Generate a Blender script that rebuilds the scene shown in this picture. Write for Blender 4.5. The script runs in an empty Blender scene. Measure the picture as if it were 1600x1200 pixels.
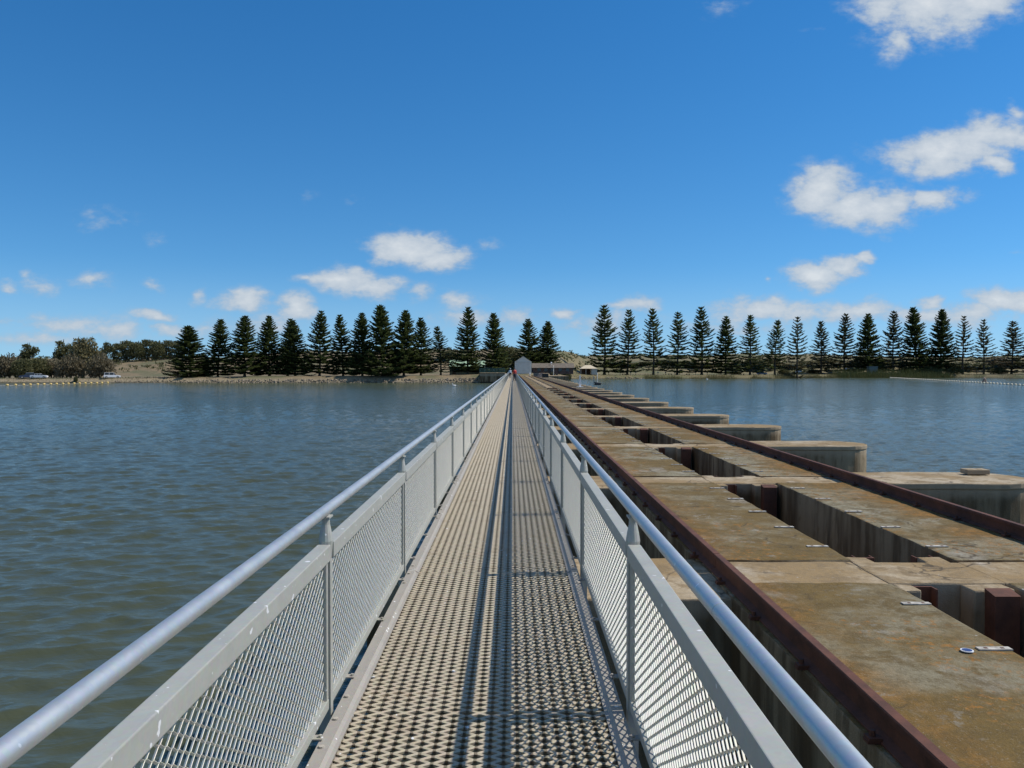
import bpy, bmesh, math, random
import numpy as np
from mathutils import Vector, Matrix, noise
R = math.radians
C = bpy.context.scene.collection
sc = bpy.context.scene

# ------------------------------------------------------------------ camera, light, exposure
EYE = 4.3                       # eye height over the water (z = 0)
F = 1280.0                      # focal length in pixels of the 1600 px wide photograph
cam = bpy.data.cameras.new('camera'); cam_o = bpy.data.objects.new('camera', cam); C.objects.link(cam_o)
cam.sensor_width = 36; cam.lens = 36 * F / 1600; cam.clip_start = .05; cam.clip_end = 9000
cam_o.location = (0, 0, EYE)
cam_o.rotation_euler = (R(90) - math.atan(23 / F), 0, R(.04))
sc.camera = cam_o
SUN_EL, SUN_AZ = 50.5, 85.0     # azimuth clockwise from the view direction (+Y)
sd = Vector((math.cos(R(SUN_EL)) * math.sin(R(SUN_AZ)), math.cos(R(SUN_EL)) * math.cos(R(SUN_AZ)), math.sin(R(SUN_EL))))
sun = bpy.data.lights.new('sun', 'SUN'); sun_o = bpy.data.objects.new('sun', sun); C.objects.link(sun_o)
sun.energy = 4.2; sun.angle = R(.53); sun.color = (1, .945, .86)
sun_o.rotation_euler = sd.to_track_quat('Z', 'Y').to_euler()
sc.view_settings.view_transform = 'Standard'; sc.view_settings.look = 'None'
sc.view_settings.exposure = 0.0; sc.view_settings.gamma = 1
sc.cycles.max_bounces = 8

CLOUDS = [  # direction given as the pixel it has in the view along +Y: x, y, half width, half height, density
 (1440,18,95,46,1),(1525,2,75,32,0.95),(1398,72,26,24,0.75),(1368,20,42,32,0.8),(1600,0,40,16,0.43),(1128,10,40,20,0.43),(1262,55,26,9,0.31),
 (1478,240,88,32,1),(1552,214,50,28,1),(1548,264,22,15,0.9),(1410,250,36,20,0.85),(1592,175,16,17,0.52),(1600,225,30,24,0.8),
 (1282,300,52,34,1),(1350,330,62,28,1),(1400,315,40,22,0.9),(1452,316,48,17,0.85),(1250,285,24,16,0.7),
 (1275,436,50,19,1),(1322,422,36,14,0.9),(1348,410,18,9,0.8),(1188,440,10.35,6.9,0.48),
 (640,386,56,24,1),(684,404,44,18,0.95),(610,398,38,20,0.75),(752,392,32,10,0.43),
 (540,438,46,18,0.95),(585,452,54,18,0.85),(646,460,32,16,0.65),(712,470,39.1,20.7,0.61),(490,440,25.3,9.2,0.53),
 (384,470,46,16,0.8),(458,484,34,17,0.95),(420,500,69,18.4,0.61),(170,343,46,16,0.43),(252,375,18,14,0.34),(140,332,26,8,0.34),
 (70,440,34.5,17.25,0.54),(150,442,25.3,14.95,0.57),(235,447,20.7,10.35,0.55),(316,453,14.95,18.4,0.54),(12,443,20.7,10.35,0.52),(45,425,16.1,8.05,0.47),
 (246,490,34,13,0.8),(264,514,39.1,13.8,0.66),(100,506,138,18.4,0.55),(20,500,69,10.35,0.52),(180,520,92,16.1,0.54),(60,530,103.5,13.8,0.54),
 (470,297,22,12,0.32),(556,312,18,6,0.29),(330,510,46,16.1,0.48),
 (1180,486,66,18,0.8),(1260,492,60,16,0.75),(1340,492,80,18,0.8),(1442,474,26,13,0.85),(1440,494,90,14,0.75),(992,478,38,14,0.8),(960,482,30,9,0.7),
 (948,505,57.5,20.7,0.57),(890,490,22,10,0.7),(900,508,34.5,9.2,0.57),(800,498,52.9,16.1,0.57),(730,500,69,16.1,0.57),(1560,470,46,18,0.9),(1595,468,26,16,0.9),(1510,492,70,18,0.75),
 (1590,385,14,5,0.34),(1360,500,322,18.4,0.57),(1150,510,161,13.8,0.48)]

def make_world():
    w = bpy.data.worlds.new('World'); sc.world = w; w.use_nodes = True
    t = w.node_tree; N = t.nodes; L = t.links; N.clear()
    out = N.new('ShaderNodeOutputWorld')
    sky = N.new('ShaderNodeTexSky'); sky.sky_type = 'NISHITA'; sky.sun_disc = False
    sky.sun_elevation = R(SUN_EL); sky.sun_rotation = R(SUN_AZ)
    sky.altitude = 0; sky.air_density = 1.0; sky.dust_density = .0; sky.ozone_density = 2.0
    bg = N.new('ShaderNodeBackground'); bg.inputs[1].default_value = .1
    hs = N.new('ShaderNodeHueSaturation'); hs.inputs['Saturation'].default_value = 1.36; hs.inputs['Value'].default_value = 1.0
    tn = N.new('ShaderNodeVectorMath'); tn.operation = 'MULTIPLY'; tn.inputs[1].default_value = (1.0, 1.24, 1.33)
    L.new(sky.outputs[0], hs.inputs['Color']); L.new(hs.outputs[0], tn.inputs[0]); L.new(tn.outputs[0], bg.inputs[0])
    tc = N.new('ShaderNodeTexCoord')
    va = N.new('ShaderNodeVectorMath'); va.operation = 'ADD'; va.inputs[1].default_value = (0, 0, .09); L.new(tc.outputs['Generated'], va.inputs[0])
    vn = N.new('ShaderNodeVectorMath'); vn.operation = 'NORMALIZE'; L.new(va.outputs[0], vn.inputs[0]); L.new(vn.outputs[0], sky.inputs['Vector'])
    sep = N.new('ShaderNodeSeparateXYZ'); L.new(tc.outputs['Generated'], sep.inputs[0])
    def M(op, a, b=None, c=None, clamp=False):
        n = N.new('ShaderNodeMath'); n.operation = op; n.use_clamp = clamp
        for i, v in enumerate((a, b, c)):
            if v is None: continue
            if isinstance(v, (int, float)): n.inputs[i].default_value = v
            else: L.new(v, n.inputs[i])
        return n.outputs[0]
    def V(op, a, b):
        n = N.new('ShaderNodeVectorMath'); n.operation = op
        for i, v in enumerate((a, b)):
            if v is None: continue
            if isinstance(v, tuple): n.inputs[i].default_value = v
            else: L.new(v, n.inputs[i])
        return n
    ya = M('MAXIMUM', M('ABSOLUTE', sep.outputs[1]), .05)
    u = M('DIVIDE', sep.outputs[0], ya); v = M('DIVIDE', sep.outputs[2], ya)
    cb = N.new('ShaderNodeCombineXYZ'); L.new(u, cb.inputs[0]); L.new(v, cb.inputs[1])
    L.new(sep.outputs[1], cb.inputs[2])
    p = cb.outputs[0]
    def noise_n(vec, scale, detail, rough=.55, lac=2.1):
        n = N.new('ShaderNodeTexNoise'); n.inputs['Scale'].default_value = scale; n.inputs['Detail'].default_value = detail
        n.inputs['Roughness'].default_value = rough; n.inputs['Lacunarity'].default_value = lac
        L.new(vec, n.inputs['Vector']); return n
    flat = V('MULTIPLY', p, (1, 1.7, 0)).outputs[0]
    wn = noise_n(flat, 9, 4, .6)
    warp = V('MULTIPLY', V('SUBTRACT', wn.outputs['Color'], (.5, .5, .5)).outputs[0], (.07, .05, 0)).outputs[0]
    pw = V('ADD', p, warp).outputs[0]
    acc = None
    for (x, y, rx, ry, a) in CLOUDS:
        c = ((x - 801) / F, (577 - y) / F, 0)
        d = V('MULTIPLY', V('SUBTRACT', pw, c).outputs[0], (F / rx * .78, F / ry * .76, 0)).outputs[0]
        l = V('LENGTH', d, None); ln = l.outputs['Value']
        m = M('MULTIPLY_ADD', ln, -a * .75, a * 1.08)      # cone
        acc = m if acc is None else M('MAXIMUM', acc, m)
    acc = M('MAXIMUM', acc, 0.0)
    n2 = noise_n(flat, 26, 9, .62)
    n3 = noise_n(flat, 9, 3, .5)
    dens = M('ADD', M('MULTIPLY_ADD', M('SUBTRACT', n2.outputs[0], .5), 1.25, acc), M('MULTIPLY', M('SUBTRACT', n3.outputs[0], .5), .35))
    mr = N.new('ShaderNodeMapRange'); mr.interpolation_type = 'SMOOTHSTEP'; L.new(dens, mr.inputs[0])
    mr.inputs[1].default_value = .16; mr.inputs[2].default_value = .72; mr.inputs[3].default_value = 0; mr.inputs[4].default_value = .93
    alpha = M('MULTIPLY', mr.outputs[0], M('GREATER_THAN', acc, .001))
    # sky behind and above viewer: unseen white cloud added to neutralise blue ambient light
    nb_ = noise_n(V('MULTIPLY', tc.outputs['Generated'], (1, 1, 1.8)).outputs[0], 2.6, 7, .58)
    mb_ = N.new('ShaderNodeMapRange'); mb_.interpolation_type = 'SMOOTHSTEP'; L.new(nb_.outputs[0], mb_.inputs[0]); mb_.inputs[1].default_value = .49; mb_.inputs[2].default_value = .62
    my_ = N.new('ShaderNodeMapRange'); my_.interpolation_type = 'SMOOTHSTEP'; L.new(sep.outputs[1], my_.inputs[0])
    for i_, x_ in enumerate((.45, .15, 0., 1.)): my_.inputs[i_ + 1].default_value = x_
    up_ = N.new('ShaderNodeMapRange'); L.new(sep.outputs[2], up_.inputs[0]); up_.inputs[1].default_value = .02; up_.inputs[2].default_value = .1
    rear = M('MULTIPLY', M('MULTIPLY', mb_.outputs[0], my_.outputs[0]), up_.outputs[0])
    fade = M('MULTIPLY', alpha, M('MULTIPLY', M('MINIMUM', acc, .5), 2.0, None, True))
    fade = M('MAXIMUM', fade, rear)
    # shading of the cloud itself: thick parts white, thin and low ones greyer
    cr = N.new('ShaderNodeMapRange'); L.new(dens, cr.inputs[0]); cr.inputs[1].default_value = .35; cr.inputs[2].default_value = 1.15
    mx = N.new('ShaderNodeMix'); mx.data_type = 'RGBA'; L.new(cr.outputs[0], mx.inputs[0])
    mx.inputs[6].default_value = (.44, .54, .66, 1); mx.inputs[7].default_value = (.80, .84, .87, 1)
    hz_ = N.new('ShaderNodeMapRange'); hz_.interpolation_type = 'SMOOTHSTEP'; L.new(sep.outputs[2], hz_.inputs[0])
    for i_, x_ in enumerate((0., .13, .5, 0.)): hz_.inputs[i_ + 1].default_value = x_
    mh = N.new('ShaderNodeMix'); mh.data_type = 'RGBA'; L.new(hz_.outputs[0], mh.inputs[0]); L.new(tn.outputs[0], mh.inputs[6]); mh.inputs[7].default_value = (3.6, 5.6, 7.6, 1)
    L.new(mh.outputs[2], bg.inputs[0])
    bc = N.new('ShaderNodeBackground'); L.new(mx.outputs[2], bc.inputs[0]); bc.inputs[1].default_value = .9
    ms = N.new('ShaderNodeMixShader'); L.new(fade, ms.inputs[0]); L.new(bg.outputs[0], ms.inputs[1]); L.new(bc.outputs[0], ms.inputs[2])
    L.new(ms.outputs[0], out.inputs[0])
make_world()

# ------------------------------------------------------------------ helpers
def at(px, Y, py=None):
    """world x (and z) of the thing the photograph shows at px, py when it stands Y metres away"""
    x = (px - 801) / F * Y
    return x if py is None else (x, EYE - (py - 577) / F * Y)

class MB:
    def __init__(s): s.v = []; s.f = []; s.m = []
    def add(s, vs, fs, m=0):
        o = len(s.v); s.v += [tuple(v) for v in vs]; s.f += [tuple(o + i for i in f) for f in fs]; s.m += [m] * len(fs); return s
    def box(s, x0, x1, y0, y1, z0, z1, m=0):
        return s.add([(x0,y0,z0),(x1,y0,z0),(x1,y1,z0),(x0,y1,z0),(x0,y0,z1),(x1,y0,z1),(x1,y1,z1),(x0,y1,z1)],
                     [(0,3,2,1),(4,5,6,7),(0,1,5,4),(1,2,6,5),(2,3,7,6),(3,0,4,7)], m)
    def tube(s, pts, rads, n=12, m=0, caps=True):
        pts = [Vector(p) for p in pts]
        if isinstance(rads, (int, float)): rads = [rads] * len(pts)
        vs = []; fs = []
        for i, p in enumerate(pts):
            d = (pts[min(i + 1, len(pts) - 1)] - pts[max(i - 1, 0)]).normalized()
            a = d.orthogonal().normalized() if abs(d.z) > .9 else Vector((0,0,1)).cross(d).normalized(); b = d.cross(a)
            for k in range(n):
                t = 2 * math.pi * k / n; vs.append(p + (a * math.cos(t) + b * math.sin(t)) * rads[i])
        for i in range(len(pts) - 1):
            for k in range(n): fs.append((i*n+k, i*n+(k+1)%n, (i+1)*n+(k+1)%n, (i+1)*n+k))
        if caps: fs.append(tuple(range(n))[::-1]); fs.append(tuple((len(pts)-1)*n + k for k in range(n)))
        return s.add(vs, fs, m)
    def prism(s, poly, z0, z1, m=0):            # poly: (x, y) list, extruded in z
        n = len(poly); vs = [(x,y,z0) for x,y in poly] + [(x,y,z1) for x,y in poly]
        return s.add(vs, [tuple(range(n))[::-1], tuple(range(n, 2*n))] + [(k,(k+1)%n,n+(k+1)%n,n+k) for k in range(n)], m)
    def xprism(s, poly, x0, x1, m=0):           # poly: (y, z) list, extruded in x
        n = len(poly); vs = [(x0,y,z) for y,z in poly] + [(x1,y,z) for y,z in poly]
        return s.add(vs, [tuple(range(n))[::-1], tuple(range(n, 2*n))] + [(k,(k+1)%n,n+(k+1)%n,n+k) for k in range(n)], m)
    def yprism(s, poly, y0, y1, m=0):           # poly: (x, z) list, extruded in y
        n = len(poly); vs = [(x,y0,z) for x,z in poly] + [(x,y1,z) for x,z in poly]
        return s.add(vs, [tuple(range(n)), tuple(range(n, 2*n))[::-1]] + [(k,n+k,n+(k+1)%n,(k+1)%n) for k in range(n)], m)
    def ell(s, c, r, n=10, k=6, m=0, rot=None):
        vs = []; fs = []
        for i in range(k + 1):
            ph = math.pi * i / k
            for j in range(n):
                th = 2 * math.pi * j / n
                v = Vector((r[0]*math.sin(ph)*math.cos(th), r[1]*math.sin(ph)*math.sin(th), r[2]*math.cos(ph)))
                if rot: v = rot @ v
                vs.append(v + Vector(c))
        for i in range(k):
            for j in range(n): fs.append((i*n+j, (i+1)*n+j, (i+1)*n+(j+1)%n, i*n+(j+1)%n))
        return s.add(vs, fs, m)
    def mesh(s, name, mats, smooth=False, bevel=0, fix=True):
        me = bpy.data.meshes.new(name); me.from_pydata(s.v, [], s.f)
        for mt in (mats if isinstance(mats, (list, tuple)) else [mats]): me.materials.append(mt)
        me.polygons.foreach_set('material_index', s.m)
        if bevel or fix:
            bm = bmesh.new(); bm.from_mesh(me)
            if fix: bmesh.ops.recalc_face_normals(bm, faces=bm.faces)
            if bevel:
                es = [e for e in bm.edges if len(e.link_faces) == 2 and e.calc_face_angle(0) > .6]
                bmesh.ops.bevel(bm, geom=es, offset=bevel, segments=2, affect='EDGES', profile=.6, clamp_overlap=True)
            bm.to_mesh(me); bm.free()
        if smooth: me.polygons.foreach_set('use_smooth', [True] * len(me.polygons))
        me.update(); return me
    def obj(s, name, mats, parent=None, smooth=False, bevel=0, loc=(0,0,0), fix=True):
        return link(name, s.mesh(name, mats, smooth, bevel, fix), parent, loc)

def link(name, me, parent=None, loc=(0,0,0)):
    o = bpy.data.objects.new(name, me); C.objects.link(o); o.location = loc
    if parent: o.parent = parent
    return o
def tag(o, label=None, cat=None, group=None, kind=None):
    if cat and not kind: kind = 'thing'
    for k, v in (('label', label), ('category', cat), ('group', group), ('kind', kind)):
        if v: o[k] = v
    return o
def thing(name, label, cat, loc=(0,0,0), rz=0, group=None):
    o = bpy.data.objects.new(name, None); C.objects.link(o); o.location = loc; o.rotation_euler = (0,0,rz)
    o.empty_display_size = .2
    return tag(o, label, cat, group)
def children(o, kids):
    return kids.get(o, [])
def copy_tree(o, parent=None):
    c = o.copy(); C.objects.link(c); c.parent = parent
    for ch in list(o.children): copy_tree(ch, c)
    return c
ORD = ['first','second','third','fourth','fifth','sixth','seventh','eighth','ninth','tenth','eleventh','twelfth','thirteenth','fourteenth',
       'fifteenth','sixteenth','seventeenth','eighteenth','nineteenth','twentieth'] 
_u = ['', 'first','second','third','fourth','fifth','sixth','seventh','eighth','ninth']
def ordinal(i):                                  # 0-based
    n = i + 1
    if n <= 20: return ORD[i]
    tens = {20:'twenty',30:'thirty',40:'forty',50:'fifty'}; tn = {20:'twentieth',30:'thirtieth',40:'fortieth',50:'fiftieth'}
    return tn[n] if n % 10 == 0 else tens[n // 10 * 10] + '-' + _u[n % 10]

# ------------------------------------------------------------------ materials
class NT:
    def __init__(s, name):
        s.m = bpy.data.materials.new(name); s.m.use_nodes = True; s.t = s.m.node_tree; s.N = s.t.nodes; s.L = s.t.links
        s.b = s.N['Principled BSDF']; s.pos = s.N.new('ShaderNodeNewGeometry').outputs['Position']
    def set(s, **k):
        for n, v in k.items():
            i = s.b.inputs[n.replace('_', ' ')]
            if isinstance(v, (int, float)): i.default_value = v
            elif isinstance(v, tuple): i.default_value = v if len(v) == 4 else (*v, 1)
            else: s.L.new(v, i)
        return s
    def scaled(s, vec, k):
        n = s.N.new('ShaderNodeVectorMath'); n.operation = 'MULTIPLY'; s.L.new(vec, n.inputs[0]); n.inputs[1].default_value = k if isinstance(k, tuple) else (k,k,k); return n.outputs[0]
    def noise(s, scale, detail=4, rough=.55, vec=None, dist=0):
        n = s.N.new('ShaderNodeTexNoise'); n.inputs['Scale'].default_value = scale; n.inputs['Detail'].default_value = detail
        n.inputs['Roughness'].default_value = rough; n.inputs['Distortion'].default_value = dist
        s.L.new(vec if vec is not None else s.pos, n.inputs['Vector']); return n.outputs[0]
    def step(s, v, a, b, lo=0., hi=1.):
        n = s.N.new('ShaderNodeMapRange'); n.interpolation_type = 'SMOOTHSTEP'; s.L.new(v, n.inputs[0])
        for i, x in enumerate((a, b, lo, hi)): n.inputs[i + 1].default_value = x
        return n.outputs[0]
    def math(s, op, a, b=None):
        n = s.N.new('ShaderNodeMath'); n.operation = op
        for i, v in enumerate((a, b)):
            if v is None: continue
            if isinstance(v, (int, float)): n.inputs[i].default_value = v
            else: s.L.new(v, n.inputs[i])
        return n.outputs[0]
    def mix(s, f, a, b, mode='MIX'):
        n = s.N.new('ShaderNodeMix'); n.data_type = 'RGBA'; n.blend_type = mode
        for i, v in ((0, f), (6, a), (7, b)):
            if isinstance(v, (int, float)): n.inputs[i].default_value = v
            elif isinstance(v, tuple): n.inputs[i].default_value = v if len(v) == 4 else (*v, 1)
            else: s.L.new(v, n.inputs[i])
        return n.outputs[2]
    def sep(s, v):
        n = s.N.new('ShaderNodeSeparateXYZ'); s.L.new(v, n.inputs[0]); return n.outputs
    def bump(s, h, strength=.3, dist=.01, normal=None):
        n = s.N.new('ShaderNodeBump'); n.inputs['Strength'].default_value = strength; n.inputs['Distance'].default_value = dist
        s.L.new(h, n.inputs['Height'])
        if normal is not None: s.L.new(normal, n.inputs['Normal'])
        return n.outputs[0]
    def objrand(s):
        return s.N.new('ShaderNodeObjectInfo').outputs['Random']

def plain(name, col, rough=.6, metal=0, var=.15, scale=3.0):
    t = NT(name); n = t.noise(scale, 5)
    c = t.mix(t.step(n, .3, .7), tuple(x * (1 - var) for x in col), tuple(min(1, x * (1 + var)) for x in col))
    t.set(Base_Color=c, Roughness=rough, Metallic=metal); return t.m

def m_concrete(name, kind):
    t = NT(name)
    n1 = t.noise(.75, 7, .62); n2 = t.noise(3.3, 8, .68, dist=.4); n3 = t.noise(22, 6, .7); n4 = t.noise(1.6, 6, .6, vec=t.scaled(t.pos, (1, .55, 1)))
    top = t.sep(t.N['Geometry'].outputs['Normal'])[2]
    if kind == 'slab':
        grey, brown, dark = (.28,.25,.165), (.175,.112,.030), (.07,.052,.022)
    elif kind == 'pier':
        grey, brown, dark = (.47,.38,.255), (.31,.21,.095), (.17,.13,.08)
    else:
        grey, brown, dark = (.36,.35,.32), (.28,.25,.2), (.16,.15,.13)
    c = t.mix(t.step(n1, .38, .56), grey, brown)
    c = t.mix(t.step(n2, .48, .62, 0, .9), c, tuple(x * .62 + .3 * y for x, y in zip(brown, dark)))
    c = t.mix(t.step(n4, .60, .72, 0, .7), c, (.36,.33,.27) if kind == 'slab' else (.5,.43,.33))
    c = t.mix(t.step(t.noise(9, 6, .7), .60, .75, 0, .5), c, (.42,.39,.33))
    # orange lichen, white droppings
    if kind == 'slab':
        li = t.math('MULTIPLY', t.step(t.noise(1.1, 3), .50, .62), t.step(t.noise(14, 5, .7), .52, .62))
        c = t.mix(t.math('MULTIPLY', li, .8), c, (.42,.17,.02))
        x_ = t.sep(t.pos)[0]
        e1 = t.step(t.math('ABSOLUTE', t.math('SUBTRACT', x_, 2.0)), .12, .62, 1, 0); e2 = t.step(t.math('ABSOLUTE', t.math('SUBTRACT', x_, 5.75)), .12, .75, 1, 0)
        ed = t.math('MULTIPLY', t.math('MAXIMUM', e1, e2), t.step(t.noise(1.3, 6, .7), .36, .58))
        c = t.mix(t.math('MULTIPLY', ed, .75), c, t.mix(t.step(t.noise(8, 5, .7), .4, .62), (.17,.085,.018), (.36,.165,.03)))
        c = t.mix(t.math('MULTIPLY', t.step(t.noise(5, 7, .75), .50, .64), .6), c, (.095,.065,.025))
        wl = t.math('MULTIPLY', t.step(t.noise(1.5, 3, .5, vec=t.scaled(t.pos, (1,1.3,1))), .58, .68), t.step(t.noise(11, 6, .75), .5, .6))
        c = t.mix(t.math('MULTIPLY', wl, .6), c, (.50,.49,.43))
    vo = t.N.new('ShaderNodeTexVoronoi'); vo.inputs['Scale'].default_value = 5.5; t.L.new(t.pos, vo.inputs['Vector'])
    sp = t.math('LESS_THAN', vo.outputs['Distance'], t.math('MULTIPLY', t.math('SUBTRACT', t.noise(2.3, 2), .42), .32))
    c = t.mix(t.math('MULTIPLY', sp, .8), c, (.62,.61,.57))
    c = t.mix(t.step(n3, .35, .75, 0, .5), c, dark, 'MIX')
    n5 = t.noise(70, 4, .75); c = t.mix(t.step(n5, .56, .72, 0, .5), c, (.46,.43,.36)); c = t.mix(t.step(t.noise(48, 4, .75), .58, .7, 0, .6), c, tuple(x*.7 for x in dark))
    wv = t.N.new('ShaderNodeVectorMath'); wv.operation = 'ADD'; t.L.new(t.pos, wv.inputs[0]); nn = t.N.new('ShaderNodeTexNoise'); nn.inputs['Scale'].default_value = 2.5; nn.inputs['Detail'].default_value = 5; t.L.new(t.pos, nn.inputs['Vector'])
    t.L.new(t.scaled(nn.outputs['Color'], .5), wv.inputs[1])
    vc = t.N.new('ShaderNodeTexVoronoi'); vc.feature = 'DISTANCE_TO_EDGE'; vc.inputs['Scale'].default_value = .75; t.L.new(wv.outputs[0], vc.inputs['Vector'])
    crack = t.math('MULTIPLY', t.step(vc.outputs['Distance'], .004, .014, 1, 0), t.step(t.noise(.9, 3), .48, .56))
    c = t.mix(t.math('MULTIPLY', crack, .75), c, (.05,.038,.025))
    # upright faces: vertical run marks
    st = t.noise(1, 5, .6, vec=t.scaled(t.pos, (1.7, 1.7, .22))); st2 = t.noise(1, 4, .6, vec=t.scaled(t.pos, (5, 5, .7)))
    side = t.mix(t.step(st, .38, .62), (.105,.068,.034), (.31,.24,.15))
    side = t.mix(t.step(st2, .5, .68, 0, .7), side, (.075,.052,.028))
    side = t.mix(t.step(t.noise(4, 6, .65), .55, .7, 0, .5), side, (.15,.10,.045))
    z = t.sep(t.pos)[2]
    side = t.mix(t.step(t.math('ADD', z, t.math('MULTIPLY', t.noise(3, 3), .5)), .35, .95, 1, 0), side, (.035,.035,.022))   # tide mark
    if kind != 'slab': side = t.mix(t.step(t.math('ADD', z, t.math('MULTIPLY', t.noise(5, 4), .25)), 2.2, 2.42, 0, .6), side, (.45,.36,.25))
    c = t.mix(t.math('MULTIPLY', t.objrand(), .28), c, tuple(x * .75 for x in brown)) if kind == 'slab' else c
    up = t.step(t.math('ABSOLUTE', top), .45, .75)
    c = t.mix(up, side, c)
    t.set(Base_Color=c, Roughness=.9, Normal=t.bump(t.math('ADD', t.math('MULTIPLY', n3, .5), t.math('ADD', n2, t.noise(60, 3, .7))), .55, .012))
    t.b.inputs['Specular IOR Level'].default_value = .25
    return t.m

def m_galv(name, base, rough, metal, streak=False, brown=0.):
    t = NT(name); n = t.noise(7, 5, .6); n2 = t.noise(60, 4, .6, vec=t.scaled(t.pos, (1,.12,1)))
    c = t.mix(t.step(n, .3, .7), tuple(x * .95 for x in base), base)
    c = t.mix(t.step(n2, .55, .7, 0, .07), c, tuple(min(1, x * 1.25) for x in base))
    vs = t.N.new('ShaderNodeTexVoronoi'); vs.inputs['Scale'].default_value = 70; t.L.new(t.pos, vs.inputs['Vector'])
    c = t.mix(.08, c, t.mix(1., c, vs.outputs['Color'], 'MULTIPLY'))
    c = t.mix(t.step(t.noise(2.2, 6, .7), .56, .7, 0, .3), c, tuple(x * .7 for x in base))
    if brown: c = t.mix(t.step(t.noise(3, 5, .7), .5, .75, 0, brown), c, (.30,.21,.12))
    sp = t.step(t.noise(26, 2, .4), .715, .73); c = t.mix(sp, c, (.8,.8,.78))
    r = t.step(n, .25, .75, rough - .03, rough + .05)
    t.set(Base_Color=c, Roughness=r, Metallic=metal, Normal=t.bump(t.noise(25, 4, .6), .03, .008)); return t.m

def m_rust(name):
    t = NT(name); n = t.noise(4, 6, .65); n2 = t.noise(30, 5, .7)
    c = t.mix(t.step(n, .3, .7), (.075,.030,.016), (.15,.055,.028))
    c = t.mix(t.step(n2, .5, .75, 0, .6), c, (.16,.062,.042))
    c = t.mix(t.step(t.noise(1.2, 4), .55, .7, 0, .5), c, (.035,.018,.016))
    t.set(Base_Color=c, Roughness=.8, Metallic=.1, Normal=t.bump(n2, .4, .006)); return t.m

def m_water():
    t = NT('murky_water'); p = t.pos
    mp = t.N.new('ShaderNodeMapping'); t.L.new(p, mp.inputs[0]); mp.inputs['Rotation'].default_value = (0,0,R(-14)); v = mp.outputs[0]
    a = t.noise(1, 3, .5, vec=t.scaled(v, (.5, 1.75, 1)), dist=.5)
    b = t.noise(1, 4, .58, vec=t.scaled(v, (1.9, 5.6, 1)), dist=.5)
    mp2 = t.N.new('ShaderNodeMapping'); t.L.new(p, mp2.inputs[0]); mp2.inputs['Rotation'].default_value = (0,0,R(24)); 
    c = t.noise(1, 3, .55, vec=t.scaled(mp2.outputs[0], (1.2, 3.1, 1)), dist=.3)
    g = t.noise(1, 3, .5, vec=t.scaled(p, (.012, .03, 1)))               # gust patches: calmer and rougher water
    h = t.math('ADD', t.math('MULTIPLY', a, .25), t.math('ADD', t.math('MULTIPLY', b, .20), t.math('MULTIPLY', c, .2)))
    h = t.math('MULTIPLY', h, t.step(g, .3, .7, .55, 1.15))
    base = t.mix(t.step(t.noise(1, 3, .5, vec=t.scaled(p, (.02,.03,1))), .35, .65), (.052,.046,.022), (.064,.052,.022))
    nb = t.bump(h, 1.0, .22); t.set(Base_Color=base, Roughness=.06, IOR=1.333, Normal=nb)
    b2 = t.N.new('ShaderNodeBsdfPrincipled'); b2.inputs['Base Color'].default_value = (.082,.112,.066,1); b2.inputs['Roughness'].default_value = .36; b2.inputs['IOR'].default_value = 1.333
    t.L.new(nb, b2.inputs['Normal']); ms = t.N.new('ShaderNodeMixShader'); ms.inputs[0].default_value = .4      # ripples too small to model
    t.L.new(t.b.outputs[0], ms.inputs[1]); t.L.new(b2.outputs[0], ms.inputs[2]); t.L.new(ms.outputs[0], t.N['Material Output'].inputs[0])
    return t.m

def m_leaf(name, a, b, trans=.25):
    t = NT(name); r = t.objrand(); n = t.noise(.9, 4, .6)
    c = t.mix(t.step(n, .35, .65), a, b); c = t.mix(t.math('MULTIPLY', r, .35), c, tuple(x * .6 for x in a))
    t.set(Base_Color=c, Roughness=.65); t.b.inputs['Specular IOR Level'].default_value = .3
    out = t.N['Material Output']; tr = t.N.new('ShaderNodeBsdfTranslucent'); t.L.new(c, tr.inputs[0]); ms = t.N.new('ShaderNodeMixShader'); ms.inputs[0].default_value = trans
    t.L.new(t.b.outputs[0], ms.inputs[1]); t.L.new(tr.outputs[0], ms.inputs[2]); t.L.new(ms.outputs[0], out.inputs[0]); return t.m

def m_ground():
    t = NT('shore_ground'); x, y, z = t.sep(t.pos)[:3]
    n = t.noise(.06, 6, .6); n2 = t.noise(.35, 6, .65); n3 = t.noise(2, 5, .7)
    c = t.mix(t.step(n2, .4, .65), (.225,.165,.09), (.14,.11,.055))
    c = t.mix(t.step(n, .5, .6, 0, .8), c, (.10,.105,.045))
    c = t.mix(t.step(n3, .5, .7, 0, .5), c, (.27,.215,.13))
    sc_ = t.step(t.noise(.12, 6, .7, vec=t.scaled(t.pos, (1,1,2.5))), .56, .62, 0, .85)
    c = t.mix(t.math('MULTIPLY', sc_, t.step(z, 4, 6)), c, (.045,.055,.03))
    lowsand = t.step(t.math('ADD', z, t.math('MULTIPLY', n2, .5)), .9, 2.2, 1, 0)
    left = t.step(x, 5, 25, 1, 0)
    c = t.mix(t.math('MULTIPLY', t.math('MULTIPLY', lowsand, left), .85), c, t.mix(t.step(n3, .45, .6), (.33,.265,.175), (.20,.165,.09)))
    c = t.mix(t.step(x, 10, 30, 0, 1), c, t.mix(t.step(n3, .4, .65, 0, .7), c, (.15,.16,.06)))
    c = t.mix(t.step(z, .1, .5, 1, 0), c, (.08,.07,.045))
    t.set(Base_Color=c, Roughness=.95, Normal=t.bump(n3, .6, .3)); return t.m

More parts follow.
